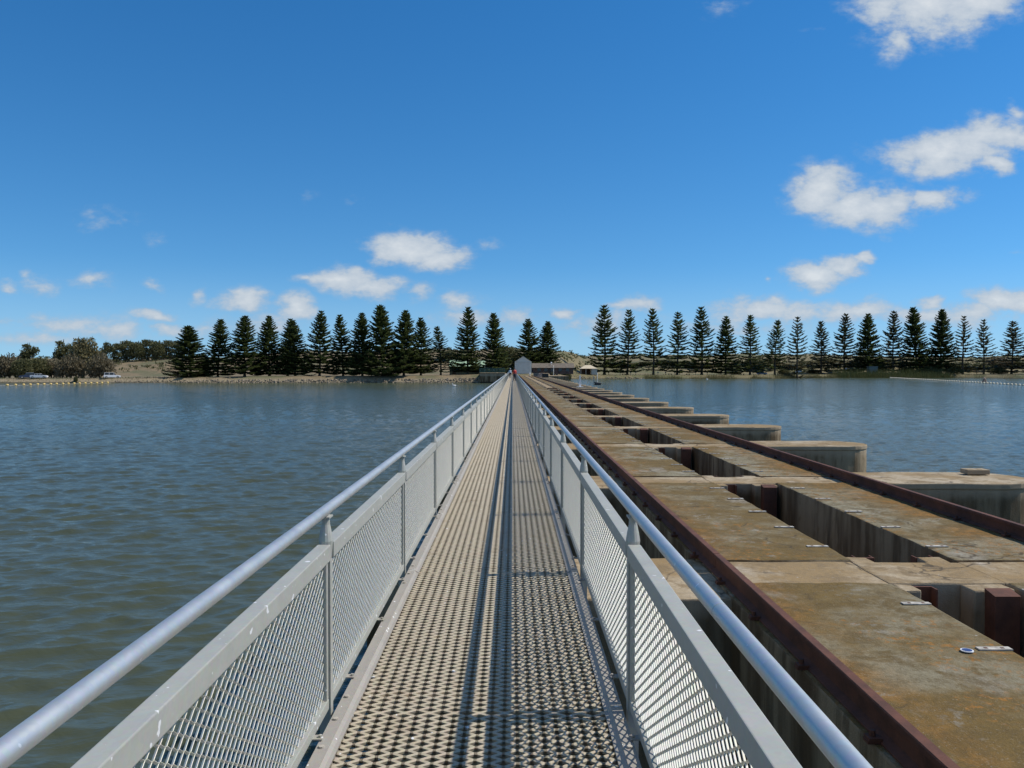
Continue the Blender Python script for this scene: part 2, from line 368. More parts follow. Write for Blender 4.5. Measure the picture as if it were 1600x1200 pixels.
MC_SLAB = m_concrete('weathered_deck_concrete', 'slab'); MC_PIER = m_concrete('weathered_pier_concrete', 'pier')
M_RUST = m_rust('rusty_steel')
M_RAILTUBE = m_galv('galvanised_tube', (.62,.63,.61), .46, .7)
M_FRAME = m_galv('galvanised_frame', (.45,.45,.395), .55, .2)
M_MESH = m_galv('galvanised_mesh', (.80,.76,.64), .55, .0)
M_GRATE = m_galv('galvanised_grating', (.50,.425,.30), .65, .0, brown=.45)
M_KERB = m_galv('galvanised_kerb', (.38,.35,.30), .6, .1, brown=.25)
M_WATER = m_water(); M_GROUND = m_ground()
M_PINE = m_leaf('pine_needles', (.070,.096,.034), (.128,.154,.050), .34)
M_PINE2 = m_leaf('dusty_pine_needles', (.070,.082,.042), (.13,.13,.07), .3)
M_BUSH = m_leaf('scrub_leaves', (.095,.105,.042), (.16,.15,.065), .35)
M_REED = m_leaf('reed_blades', (.12,.11,.04), (.19,.165,.07), .25)
M_GREENREED = m_leaf('green_reed_blades', (.075,.095,.03), (.13,.14,.05), .25)
M_BARK = plain('bark', (.10,.08,.06), .9, var=.4, scale=2)
M_PLATE = plain('pale_plate', (.44,.40,.33), .7, 0, .35, 14.)
M_DARK = plain('dark_steel', (.03,.03,.03), .6)
M_WHITE = plain('white_paint', (.78,.78,.76), .5, var=.06)
M_GLASS = plain('dark_glass', (.03,.04,.05), .08)

# ------------------------------------------------------------------ ground, water
cx = np.array([-4000,-900,-160,-60,-20,-9,8,14,22,60,120,165,225,238,300,900,4000], float)
cy = np.array([255,255,255,259,262,262,262,292,362,372,374,418,418,335,322,300,300], float)
bx = np.array([-4000,-200,-130,-80,-30,-8,12,22,40,4000], float); bz = np.array([1.2,1.3,1.4,2.05,2.2,2.7,2.9,2.6,1.6,1.6], float)
hx = np.array([-4000,-400,-195,-160,-95,-35,-2,16,32,42,70,180,300,4000], float); hz = np.array([9,8,8.2,9.2,11.5,13.2,13.6,13.6,13.0,12.0,12.6,12.6,11,11], float)
def ground_z(x, y):
    d = y - np.interp(x, cx, cy); b = np.interp(x, bx, bz)
    s = np.clip((d + 3) / 7, 0, 1); s = s * s * (3 - 2 * s)
    z = -1.6 + s * (b + 1.6)
    y0 = np.interp(x, [-300, -60, 20, 45, 200], [292, 300, 330, 425, 425]); 
    q = np.clip((y - y0) / 75, 0, 1); q = q * q * (3 - 2 * q)
    z = z + q * (np.interp(x, hx, hz) - b)
    lump = np.sin(x * .11 + y * .05) * .5 + np.sin(x * .047 - y * .09 + 1.3) * .7 + np.sin(x * .23 + 2) * .25
    return z + q * lump + np.where(d > 6, .05 * np.sin(x * .9) * np.sin(y * .7), 0)
def gz(x, y): return float(ground_z(np.array([float(x)]), np.array([float(y)]))[0])
def axis(segs):
    out = []
    for a, b, st in segs: out += list(np.arange(a, b, st))
    return np.array(out + [segs[-1][1]], float)
xs = axis([(-4000,-1000,600),(-1000,-320,60),(-320,320,3),(320,1000,60),(1000,4000,600)])
ys = axis([(-3000,150,450),(150,240,15),(240,560,2.5),(560,900,40),(900,5000,600)])
gx, gy = np.meshgrid(xs, ys); g_z = ground_z(gx, gy)
me = bpy.data.meshes.new('ground'); nx, ny = len(xs), len(ys)
idx = np.arange(nx * ny).reshape(ny, nx)
quads = np.stack([idx[:-1,:-1], idx[:-1,1:], idx[1:,1:], idx[1:,:-1]], -1).reshape(-1, 4)
me.from_pydata(np.stack([gx, gy, g_z], -1).reshape(-1, 3).tolist(), [], quads.tolist()); me.materials.append(M_GROUND)
me.polygons.foreach_set('use_smooth', [True] * len(me.polygons))
tag(link('ground', me), kind='structure', label='dry grassy shore rising to scrubby dunes behind the pines')
def water_sheet():
    """one sheet: real wind waves where they can be seen from near the bridge, level water all round"""
    Y1, Y2, N = 2.0, 440.0, 1000
    rows = [Y1]
    while rows[-1] < Y2: rows.append(rows[-1] + min(1.3, max(.085, rows[-1] * .0053)))
    rows[-1] = Y2; ry = np.array(rows); M_ = len(ry)
    tt = np.linspace(-1, 1, N); half = .74 * ry + 6.0
    X = tt[None, :] * half[:, None]; Y = np.repeat(ry[:, None], N, 1)
    step_ = np.maximum(np.gradient(ry), 2 * half / N)[:, None]
    rg = np.random.RandomState(8); Z = np.zeros_like(X); DX = np.zeros_like(X); DY = np.zeros_like(X)
    K = 80; lam = .22 * (1.35 / .22) ** rg.rand(K); th = R(102) + rg.randn(K) * R(24); slope = (lam / 1.0) ** -.05
    amp = slope * lam / (2 * math.pi); amp *= .205 / math.sqrt(np.sum((amp * 2 * math.pi / lam) ** 2) / 2)
    gust = .78 + .3 * np.sin(X * .035 + 1.1 + .8 * np.sin(Y * .02)) * np.sin(Y * .028 + .5 + .6 * np.sin(X * .03)) 
    for k in range(K):
        kx, ky = math.cos(th[k]), math.sin(th[k]); w = 2 * math.pi / lam[k]
        ph = w * (kx * X + ky * Y) + rg.rand() * 6.283
        a = amp[k] * np.clip((lam[k] / step_ - 1.3) / 1.6, 0, 1)
        Z += a * np.cos(ph); DX -= .8 * a * kx * np.sin(ph); DY -= .8 * a * ky * np.sin(ph)
    edge = np.clip((1 - np.abs(tt[None, :])) * 30, 0, 1) * np.clip((Y - Y1) / 1.5, 0, 1) * np.clip((Y2 - Y) / 20, 0, 1)
    g = gust * edge; X2 = X + DX * g; Y3 = Y + DY * g; Z = Z * g
    co = np.stack([X2, Y3, Z], -1).reshape(-1, 3)
    ix = np.arange(M_ * N).reshape(M_, N); q = np.stack([ix[:-1,:-1], ix[:-1,1:], ix[1:,1:], ix[1:,:-1]], -1).reshape(-1, 4)
    h1, h2 = half[0], half[-1]; n0 = len(co)
    ex = np.array([(-4000,-3000,0),(4000,-3000,0),(4000,1200,0),(-4000,1200,0),(-h1,Y1,0),(h1,Y1,0),(h2,Y2,0),(-h2,Y2,0)], float)
    qx = np.array([(0,1,5,4),(1,2,6,5),(2,3,7,6),(3,0,4,7)]) + n0
    co = np.concatenate([co, ex]); q = np.concatenate([q, qx]).astype(np.int32)
    me = bpy.data.meshes.new('water'); me.vertices.add(len(co)); me.vertices.foreach_set('co', co.astype(np.float32).ravel())
    me.loops.add(q.size); me.loops.foreach_set('vertex_index', q.ravel()); me.polygons.add(len(q))
    me.polygons.foreach_set('loop_start', np.arange(0, q.size, 4, dtype=np.int32)); me.polygons.foreach_set('use_smooth', np.ones(len(q), bool))
    me.materials.append(M_WATER); me.update(calc_edges=True); me.validate(); return me
tag(link('water', water_sheet()), kind='structure', label='rippled blue and brown river water')

# ------------------------------------------------------------------ the footbridge
XC = -.1585; HW = .7335; ZD = EYE - 1.65; PITCH = 2.7; Y0 = 3.9
HP = ZD + .82; HRZ = EYE - .672
K0, K1 = -3, 94
YEND = Y0 + K1 * PITCH
fb = thing('footbridge', 'long straight galvanised footbridge with expanded mesh deck and mesh sides', 'footbridge', (XC, 0, ZD))
def expanded(L, W, lwd, swd, strand, thick, tilt, kn=.12):
    """expanded metal sheet in local (a = long way 0..L, b = short way 0..W); returns verts in (a, b, normal)"""
    mb = MB(); na = int(round(L / lwd)); nb = int(round(W / swd)); lwd = L / na; swd = W / nb
    kn = lwd * kn
    ct, st = math.cos(tilt), math.sin(tilt)
    for j in range(2 * nb):
        for i in range(2 * na):
            up = (i + j) % 2 == 0
            a0, a1 = i * lwd / 2 + kn / 2, (i + 1) * lwd / 2 - kn / 2
            b0, b1 = (j * swd / 2, (j + 1) * swd / 2) if up else ((j + 1) * swd / 2, j * swd / 2)
            a00, a11 = i * lwd / 2, (i + 1) * lwd / 2
            pts = [(a00, b0), (a0, b0), (a1, b1), (a11, b1)]
            wv = (0, ct * strand / 2, st * strand / 2); tv = (0, -st * thick / 2, ct * thick / 2)
            vs = []
            for (a, b) in pts:
                for sw, stt in ((-1,-1),(1,-1),(1,1),(-1,1)):
                    vs.append((a, b + sw * wv[1] + stt * tv[1], sw * wv[2] + stt * tv[2]))
            fs = []
            for q in range(3):
                for k in range(4): fs.append((q*4+k, q*4+(k+1)%4, (q+1)*4+(k+1)%4, (q+1)*4+k))
            mb.add(vs, fs)
    return mb
# deck sheet: long way across the bridge
dk = expanded(1.20, PITCH - .01, .1145, .058, .0155, .0115, R(10), kn=.12)
dk.v = [(a - .6, b, n - .003) for a, b, n in dk.v]
deck_me = dk.mesh('deck_sheet', M_GRATE, fix=False)
bear = MB()
bear.box(-.6, .6, 0, .04, -.085, -.012)
bear_me = bear.mesh('bearer', M_GRATE, bevel=.003)
# side panel: sub-parts frame and mesh
pl, ph = PITCH - .07, HP - ZD
pm = expanded(pl - .07, ph - .075 - .085, .077, .0435, .0088, .0022, R(48))
def side_mesh(sgn):
    mb = MB(); mb.v = [(-sgn * n, a + .035, .085 + b) for a, b, n in pm.v]; mb.f = pm.f; mb.m = pm.m
    return mb.mesh('mesh_sheet', M_MESH, fix=False)
mesh_me = {s: side_mesh(s) for s in (-1, 1)}
fr = MB()
fr.box(-.031, .031, 0, pl, ph - .075, ph); fr.box(-.02, .02, 0, pl, .035, .085)
fr.box(-.018, .018, 0, .034, .085, ph - .075); fr.box(-.018, .018, pl - .034, pl, .085, ph - .075)
frame_me = fr.mesh('panel_frame', M_FRAME, bevel=.004)
lug = {}
for s in (-1, 1):
    m = MB()
    x0, x1 = sorted((-s * .016, -s * .062))
    m.box(x0, x1, 0, .045, .034, .04); m.tube([(-s*.05, .022, .0395), (-s*.05, .022, .05)], .009, 6)
    lug[s] = m.mesh('lug', M_KERB)
po = MB(); po.box(-.026, .026, -.026, .026, -.22, ph - .078)
po.tube([(0,0,ph - .079), (0,0,ph + .012), (0,0,ph + .05), (0,0,ph + .09), (0,0,HRZ - ZD - .02)], [.026, .034, .028, .020, .018], 14)
po.box(-.026, .026, -.04, .04, HRZ - ZD - .036, HRZ - ZD - .028)
post_me = po.mesh('post', M_FRAME, bevel=0)
rnd = random.Random(4)
def part(name, me, parent, x=0, y=0, z=0):
    return link(name, me, parent, (x, y, z))
far_posts = MB(); pc = 0; panels = []
for k in range(K0, K1):
    y = Y0 + k * PITCH
    d = part('deck_sheet', deck_me, fb, 0, y + .005, 0)
    if k < 40:
        for q in range(3): part('bearer', bear_me, d, 0, .2 + q * .9, 0)
pn = 0
for k in range(K0, K1 + 1):
    y = Y0 + k * PITCH
    for s in (-1, 1):
        if k < K0 + 50: part('post', post_me, fb, s * HW, y, 0)
        else:
            far_posts.box(s*HW - .026, s*HW + .026, y - .026, y + .026, -.22, ph + .01); far_posts.box(s*HW - .018, s*HW + .018, y - .018, y + .018, ph + .01, HRZ - ZD - .02)
        if k == K1: continue
        if k < K0 + 50:
            f = part('side_panel', frame_me, fb, s * HW, y + .035, 0); m_ = part('mesh_sheet', mesh_me[s], f)
            if k < 14:
                for yy in (.32, 1.3, 2.3): part('lug', lug[s], f, 0, yy, 0)
tag(far_posts.obj('far_posts', M_FRAME, fb), kind='stuff')
# panels past the hundredth as one part, with simpler mesh wires
fp = MB(); bars = MB()
for k in range(K0 + 50, K1):
    for s in (-1, 1):
        y = Y0 + k * PITCH + .035; x = s * HW
        fp.box(x-.031, x+.031, y, y+pl, ph-.075, ph); fp.box(x-.02, x+.02, y, y+pl, .035, .085)
        fp.box(x-.018, x+.018, y, y+.034, .085, ph-.075); fp.box(x-.018, x+.018, y+pl-.034, y+pl, .085, ph-.075)
        na, nb = 34, 15
        for i in range(-nb, na, 1):
            for dr in (1, -1):
                # diagonals clipped to the panel
                a0 = y + .035 + i * .076; z0, z1 = .085, ph - .075
                run = (z1 - z0) / .0435 * .077
                ya, yb = (a0, a0 + run)
                lo, hi = y + .03, y + pl - .03
                t0 = max(0, (lo - ya) / run); t1 = min(1, (hi - ya) / run)
                if t1 <= t0: continue
                pa = (ya + run * t0, z0 + (z1 - z0) * (t0 if dr > 0 else 1 - t0)); pb = (ya + run * t1, z0 + (z1 - z0) * (t1 if dr > 0 else 1 - t1))
                w = .0042
                bars.add([(x+dr*.001, pa[0], pa[1]-w), (x+dr*.001, pb[0], pb[1]-w), (x+dr*.001, pb[0], pb[1]+w), (x+dr*.001, pa[0], pa[1]+w)], [(0,1,2,3)])
tag(fp.obj('far_side_panels', M_FRAME, fb), kind='stuff'); tag(bars.obj('far_mesh_sheets', M_MESH, fb, fix=False), kind='stuff')
ya, yb = Y0 + K0 * PITCH - .5, YEND
for s in (-1, 1):
    # handrail with sleeves at its joints
    pts = []; rads = []
    y = ya
    while y < yb:
        pts += [(s*HW, y, HRZ-ZD)]; rads += [.0248]; y += 5.4
    pts.append((s*HW, yb, HRZ-ZD)); rads.append(.0248)
    h = MB().tube(pts, rads, 28).obj('handrail', M_RAILTUBE, fb, smooth=True)
    for k in range(6):
        yj = 1.35 + k * 8.1 + (.9 if s > 0 else 0); MB().tube([(s*HW, yj, HRZ-ZD), (s*HW, yj + .004, HRZ-ZD)], .0251, 28).obj('tube_joint', M_FRAME, h)
    kb = MB()
    a = s * .60; b = s * .632; c_ = s * .684
    prof = [(a, .006), (b, .012), (b, .03), (c_, .03), (c_, -.19), (b, -.19), (b, -.18), (c_ - s*.008, -.18), (c_ - s*.008, .022), (b, .022), (a, -.004)]
    n = 0; y = Y0 + K0 * PITCH
    while y < yb - 1:
        y2 = min(y + 5.4, yb)
        kb.yprism(prof, y + .004, y2 - .004); 
        y = y2
    kbo = kb.obj('kerb', M_KERB, fb)
    bl = MB().tube([(0,0,0), (0,0,.008)], .013, 10).mesh('bolt_head', M_PLATE)
    for k in range(0, 12):
        for dy in (-.42, -.14, .12): part('bolt_head', bl, kbo, s*.66, Y0 + k * PITCH + dy, .0305)

# ------------------------------------------------------------------ barrage: piers, slabs, rails
ZP = EYE - 1.97; ZS = EYE - 1.95; ZN = EYE - 1.9; SP = 6.6; YP0 = 7.75; NP = 38
def rough_mesh(mb, name, mat, cut, amp, seed, bevel=.018):
    me = mb.mesh(name, mat, bevel=bevel)
    bm = bmesh.new(); bm.from_mesh(me)
    for _ in range(3):
        long = [e for e in bm.edges if e.calc_length() > cut]
        if not long: break
        bmesh.ops.subdivide_edges(bm, edges=long, cuts=max(1, min(6, int(max(e.calc_length() for e in long) / cut / 2))), use_grid_fill=True)
    for v in bm.verts:
        n = noise.noise_vector(v.co * 3.1 + Vector((seed, 0, 0))) * amp + noise.noise_vector(v.co * 11 + Vector((0, seed, 0))) * amp * .6
        v.co += n
    bmesh.ops.triangulate(bm, faces=[f for f in bm.faces if len(f.verts) > 4])
    bm.to_mesh(me); bm.free(); me.update(); return me
def pier_mesh(seed):
    mb = MB()
    mb.box(-1.25, 1.93, -.75, .75, -1.55, ZP)                         # bearing block under the footbridge
    mb.box(1.93, 6.15, -.75, .75, -1.55, ZS - .93)                    # ledges that carry the slabs
    mb.box(1.93, 3.46, -.27, .6, ZS - .93, ZP); mb.box(4.54, 6.15, -.27, .6, ZS - .93, ZP)
    mb.box(3.46, 4.54, -.24, .58, ZS - .93, ZP + .004)
    # nibs that hold the stop-board guides
    mb.box(3.50, 3.72, .58, .86, -1.5, ZP - .01); mb.box(4.26, 4.50, .58, .86, -1.5, ZP - .01)
    mb.box(3.50, 3.66, -.46, -.24, -1.5, ZP - .004); mb.box(4.12, 4.50, -.46, -.24, -1.5, ZP - .004)
    # rounded nose with a slightly proud capping
    def nose(g, x0, r):
        pts = [(x0, -.75 - g), (8.98 - r, -.75 - g)]
        for i in range(1, 12):
            t = -math.pi/2 + math.pi * i / 12
            cyy = .75 + g - r
            yy = math.sin(t) * r + (cyy if t > 0 else -cyy); pts.append((8.98 - r + math.cos(t) * r + g * .5, yy))
        pts += [(8.98 - r, .75 + g), (x0, .75 + g)]
        return pts
    mb.prism(nose(0, 6.15, .70), -1.55, ZN - .10)
    mb.prism(nose(.025, 6.15, .72), ZN - .10, ZN)
    return rough_mesh(mb, 'barrage_pier', MC_PIER, .45, .012, seed)
def guide_mesh():
    g = MB(); g.box(-.10, .10, -.012, .012, -3.6, 0); g.box(-.10, -.085, -.11, -.012, -3.6, 0); g.box(.085, .10, -.11, -.012, -3.6, 0)
    return g.mesh('guide_channel', M_RUST, bevel=.003)
def column_mesh():
    g = MB(); g.box(-.11, .11, -.16, 0, -3.6, -.02); g.add([(-.115,-.165,-.02),(.115,-.165,-.02),(.115,0,-.02),(-.115,0,-.02),(-.115,0,.012),(.115,0,.012)],
        [(0,1,2,3),(0,3,4),(1,5,2),(0,4,5,1),(3,2,5,4)])
    return g.mesh('guide_column', M_RUST, bevel=.003)
p_me = [pier_mesh(1), pier_mesh(7)]; gm = guide_mesh(); gcm = column_mesh()
protos = []
for v in range(2):
    o = link('barrage_pier', p_me[v])
    a = link('guide_channel', gm, o, (3.73, -.30, ZP - .012)); a.rotation_euler[2] = 0
    b = link('guide_column', gcm, o, (4.33, -.462, ZP + .004))
    c1 = link('guide_channel', gm, o, (3.72, .875, ZP - .02)); c1.rotation_euler = (0,0,math.pi)
    c2 = link('guide_channel', gm, o, (4.36, .875, ZP - .02)); c2.rotation_euler = (0,0,math.pi)
    protos.append(o)
for i in range(NP):                                                    # index 0 stands beside the camera
    y = YP0 + (i - 1) * SP
    o = protos[i] if i < 2 else copy_tree(protos[i % 2])
    o.location = (0, y, 0)
    if i == 0: lab = 'concrete pier standing nearest, partly behind the viewpoint'
    else: lab = f'{ordinal(i-1)} concrete pier ahead with rounded nose, counted from the nearest in view'
    tag(o, lab, 'pier', 'concrete barrage piers'); o.name = 'barrage_pier'
def slab_mesh(x0, x1, seed, L):
    mb = MB(); mb.box(x0, x1, 0, L, -.92, 0)
    return rough_mesh(mb, 'deck_slab', MC_SLAB, .16, .008, seed, .02)
SL = SP - .87 - .02
def plate_mesh():
    m = MB(); m.box(-.115, .115, -.03, .03, 0, .01)
    m.box(-.07, -.045, -.012, .012, .01, .0115, 1); m.box(.045, .07, -.012, .012, .01, .0115, 1); return m.mesh('fixing_plate', [M_PLATE, M_RUST])
pm_ = plate_mesh()
sprotos = {}
for side, (x0, x1) in (('river', (1.88, 3.47)), ('far', (4.53, 5.95))):
    for v in range(2):
        o = link('deck_slab', slab_mesh(x0, x1, v * 5 + (3 if side == 'far' else 0), SL))
        for q in range(5):
            link('fixing_plate', pm_, o, ((x1 - .125) if side == 'river' else (x0 + .125), .6 + q * 1.1, .0045))
        sprotos[side, v] = o
used = set()
for i in range(NP - 1):
    y = YP0 + (i - 1) * SP + .61
    for side in ('river', 'far'):
        key = (side, i % 2)
        o = sprotos[key] if key not in used else copy_tree(sprotos[key]); used.add(key)
        o.name = 'deck_slab'; o.location = (0, y, ZS)
        w = 'left hand slab between the opening and footbridge' if side == 'river' else 'right hand slab beside the far crane rail'
        tag(o, f'{ordinal(i)} {w}, counted from the viewer', 'concrete slab', 'concrete deck slabs in two rows')
# middle slabs where the openings are closed, further along
mid_me = None
n_ = 0
for i in range(13, NP - 1):
    y = YP0 + (i - 1) * SP + .61
    if mid_me is None:
        mid_me = rough_mesh(MB().box(3.68, 4.32, 0, SL + .0, -.3, 0), 'cover_slab', MC_PIER, .5, .006, 2)
    o = link('cover_slab', mid_me, None, (0, y, ZS - .01))
    tag(o, f'{ordinal(n_)} narrow slab closing the middle opening, counted from the viewer', 'concrete slab', 'slabs closing the middle opening'); n_ += 1
# crane rails
def rail(x, label):
    h = .165; z0 = ZS + .004
    prof = [(-.065, 0), (.065, 0), (.065, .012), (.012, .03), (.012, .12), (.034, .128), (.034, .158), (.028, h), (-.028, h), (-.034, .158), (-.034, .128), (-.012, .12), (-.012, .03), (-.065, .012)]
    root = thing('crane_rail', label, 'rail', (x, 0, z0), group='rusty crane rails')
    mb = MB(); y = -4; L = 11.9
    while y < 252: mb.yprism(prof, y, min(y + L, 252) - .012); y += L
    mb.obj('rail_section', M_RUST, root)
    cl = MB(); y = -1
    cm = MB().box(-.13, .13, -.03, .03, -.002, .016); 
    for s in (-1, 1): cm.box(s*.09 - .035, s*.09 + .035, -.035, .035, .016, .03); cm.tube([(s*.095, 0, .03), (s*.095, 0, .062)], .016, 6)
    cme = cm.mesh('rail_clip', M_RUST)
    for k in range(56): part('rail_clip', cme, root, 0, 1.1 + k * 1.05, 0)
    return root
rail(1.975, 'rusty steel crane rail along the slab edge nearest the footbridge')
rail(5.83, 'rusty steel crane rail on the far edge of the concrete deck')
# loose things on the deck and piers
y = YP0 + SP
MBk = MB().box(-.2, .2, -.13, .13, 0, .085); tag(MBk.obj('concrete_block', MC_PIER, loc=(8.35, y + .42, ZN + .014), bevel=.012), 'small loose concrete block lying on the rounded nose of a near pier', 'block')
dr = MB()
for q in range(1): pass
def thin_ring(): 
    m = MB(); 
    m.tube([(0,0,0),(0,0,.006)], .042, 18, 0); m.tube([(0,0,.0061),(0,0,.0075)], .033, 18, 1); return m
tag(thin_ring().obj('can_lid', [M_WHITE, plain('blue_enamel', (.03,.05,.16), .4)], loc=(at(1510, 5.66)+.0, 5.62, ZS + .008)), 'small white rimmed round disc with dark blue middle on the near slab', 'disc')

# ------------------------------------------------------------------ water level gauge and posts on the barrage
g = thing('gauge_post', 'white upright board on a base plate at the water side of the piers', 'gauge', (at(906.5, 87), 87, ZN))
mb = MB().yprism([(-.12, 0), (.12, 0), (.06, 1.25), (-.08, 1.25)], -.03, .03); mb.obj('board', M_WHITE, g, bevel=.01)
MB().box(-.35, .35, -.2, .2, 0, .05).obj('base', M_WHITE, g, bevel=.01)
g = thing('mooring_frame', 'thin grey posts with a dark winch near the pier ends', 'frame', (at(932, 97), 97, ZN))
MB().tube([(-.3,0,0),(-.3,0,1.1)], .04, 8).obj('post', M_FRAME, g); MB().tube([(0.1,0,0),(.1,0,1.5)], .03, 8).obj('post', M_WHITE, g)
MB().box(-.2, .5, -.2, .2, .02, .28).tube([(-.3,0,.35),(.6,0,.2)], .07, 8).obj('winch', M_DARK, g, bevel=.02)
def crate(px, Y, w, h, d, label, body, slat):
    g = thing('crate', label, 'crate', (at(px, Y), Y, ZS + .012))
    MB().box(-w/2, w/2, -d/2, d/2, .12, h).obj('box', body, g, bevel=.02)
    s_ = MB()
    for q in range(7):
        x = -w/2 + .04 + q * (w - .08) / 6; s_.box(x-.035, x+.035, -d/2-.03, -d/2-.002, .0, h+.02)
    s_.obj('slats', slat, g); MB().box(-w/2, w/2, -d/2+.02, d/2, 0, .1).obj('pallet', M_BARK, g)
M_BRICK = plain('pink_block', (.42,.30,.25), .9, var=.3, scale=2.5)
crate(852, 190, 1.5, .95, 1.2, 'dark slatted crate standing on the far end of the deck', M_DARK, plain('black_slat', (.05,.045,.04), .7))
crate(838, 225, 1.6, .9, 1.2, 'slatted dark and pale crate beside the pink block stack', M_DARK, M_PLATE)
g = thing('block_stack', 'stack of pinkish blocks between two crates on the deck', 'block stack', (at(846, 212), 212, ZS + .012))
for r_ in range(3):
    for q in range(4 - r_):
        MB().box(-1.1 + q*.55 + r_*.2, -.58 + q*.55 + r_*.2, -.4, .4, r_*.32, r_*.32+.3).obj('block', M_BRICK, g, bevel=.02)
g = thing('bollard', 'small white bollard left of the crates by the shed', 'bollard', (at(828, 236), 236, ZS+.012))
MB().tube([(0,0,0),(0,0,.6),(0,0,.62),(0,0,.85),(0,0,.95)], [.12,.12,.2,.2,.05], 10).obj('shaft', M_WHITE, g)

# ------------------------------------------------------------------ buildings by the end of the barrage
def gable(name, label, x0, x1, y0, y1, zb, ze, zr, wall, roof, ridge_y=True, over=.25):
    g = thing(name, label, 'building', ((x0+x1)/2, (y0+y1)/2, zb))
    w = (x1-x0)/2; d = (y1-y0)/2; he = ze-zb; hr = zr-zb
    mb = MB()
    if ridge_y:
        mb.yprism([(-w,0),(w,0),(w,he),(0,hr),(-w,he)], -d, d)
        rf = MB()
        for s in (-1, 1):
            rf.yprism([(0,hr+.02),(s*(w+over),he+.02-over*(hr-he)/w),(s*(w+over),he+.10-over*(hr-he)/w),(0,hr+.10)], -d-over, d+over)
    else:
        mb.xprism([(-d,0),(d,0),(d,he),(0,hr),(-d,he)], -w, w)
        rf = MB()
        for s in (-1, 1):
            rf.xprism([(0,hr+.02),(s*(d+over),he+.02-over*(hr-he)/d),(s*(d+over),he+.12-over*(hr-he)/d),(0,hr+.12)], -w-over, w+over)
    mb.obj('walls', wall, g); rf.obj('roof', roof, g)
    return g
def corr(name, col, k=5.):
    t = NT(name); x, y, z = t.sep(t.pos)[:3]
    w = t.math('SINE', t.math('MULTIPLY', t.math('ADD', x, y), 6.283 * k)); c = t.mix(t.step(t.noise(.6, 4), .3, .7), tuple(a*.85 for a in col), col)
    t.set(Base_Color=c, Roughness=.55, Normal=t.bump(w, .5, .02)); return t.m
M_SHED = corr('pale_sheet_metal', (.68,.67,.60)); M_GREENROOF = corr('pale_green_roof', (.40,.56,.36), 3.)
M_GREENWALL = corr('dull_green_wall', (.14,.20,.18)); M_BROWNROOF = plain('brown_tile_roof', (.15,.12,.085), .85, var=.25, scale=1.2)
M_BROWNWALL = plain('brown_brick_wall', (.12,.075,.06), .9, var=.3, scale=1)
zb = gz(3, 272)
sh = gable('crane_shed', 'tall pale blue grey shed with gable front at the end of the rails', at(804.5, 270), at(830.5, 270), 270, 282, zb, EYE + 11.5*270/F, EYE + 20*270/F, M_SHED, M_SHED, over=.12)
MB().box(-2.1, 2.1, -6.07, -6.01, .05, EYE + 11*270/F - zb).obj('roller_door', corr('door_sheet', (.63,.62,.56), 2.), sh)
MB().box(-2.2, 2.2, -6.1, -6.005, EYE + 11.1*270/F - zb, EYE + 11.6*270/F - zb).obj('door_lintel', M_FRAME, sh)
gh = gable('green_shed', 'low grey green building with pale green metal roof behind a pine', at(703, 283), at(757, 283), 282, 291, gz(-15, 285)-.2, EYE + 4.5*283/F, EYE + 14*286/F, M_GREENWALL, M_GREENROOF, ridge_y=False)
MB().box(-5.0, -3.8, -4.6, -4.5, .1, 2.3).obj('door', M_DARK, gh); 
for q in (-1.8, 1.2, 4): MB().box(q, q+1.0, -4.58, -4.5, 1.1, 2.1).obj('window', M_GLASS, gh)
gb = gable('brick_house', 'long low dark brick building with a brown tiled roof beside the tall pole', at(833, 310), at(896, 310), 310, 320, gz(15, 312)-.3, EYE + 2.5*310/F, EYE + 9*315/F, M_BROWNWALL, M_BROWNROOF, ridge_y=False, over=.5)
for q in (-6, -3.4, -.8, 2.0, 4.8): MB().box(q, q+1.3, -5.08, -5.0, 1.0, 2.2).obj('window', M_GLASS, gb)
MB().box(-1.9, -1.0, -5.09, -5.0, .05, 2.1).obj('door', M_DARK, gb)
MB().tube([(-.6,-2,3.4),(-.6,-2,4.1)], .1, 8).ell((-.6,-2.1,4.3), (.35,.3,.3)).obj('vent', M_WHITE, gb, smooth=True)
M_CREAM = plain('cream_roof', (.62,.52,.36), .7); M_LIGHT = plain('pale_render', (.55,.52,.45), .8)
Yh = 372; xh = at(919, Yh); zh = gz(xh, Yh)
g = thing('picnic_shelter', 'cream hipped roof shelter beside the first pine of the right hand row', 'shelter', (xh, Yh, zh))
MB().add([(-4,-3,2.7),(4,-3,2.7),(4,3,2.7),(-4,3,2.7),(-1.2,0,4.3),(1.2,0,4.3)], [(0,1,5,4),(1,2,5),(2,3,4,5),(3,0,4),(0,3,2,1)]).obj('roof', M_CREAM, g)
for s in (-3.5, -1.2, 1.2): MB().box(s-.1, s+.1, -2.7, -2.5, 0, 2.7).obj('post', M_LIGHT, g)
MB().box(1.5, 3.8, -2.6, 2.6, 0, 2.69).obj('enclosed_end', M_LIGHT, g); MB().box(-3.6, 1.4, 2.3, 2.5, 0, 2.69).obj('back_wall', M_BROWNWALL, g)
Yh = 400; xh = at(1396.5, Yh)
g = thing('pump_house', 'small square grey green hut on the right shore where the buoy line starts', 'hut', (xh, 424, 1.2))
MB().box(-2.2, 2.2, -1.5, 1.5, 0, 4.4).obj('walls', plain('hut_wall', (.13,.17,.16), .8), g); MB().box(-2.4, 2.4, -1.7, 1.7, 4.402, 4.6).obj('roof', plain('hut_roof', (.2,.23,.22), .7), g)
MB().box(-.4, .5, -1.56, -1.5, .1, 2.2).obj('door', M_DARK, g)
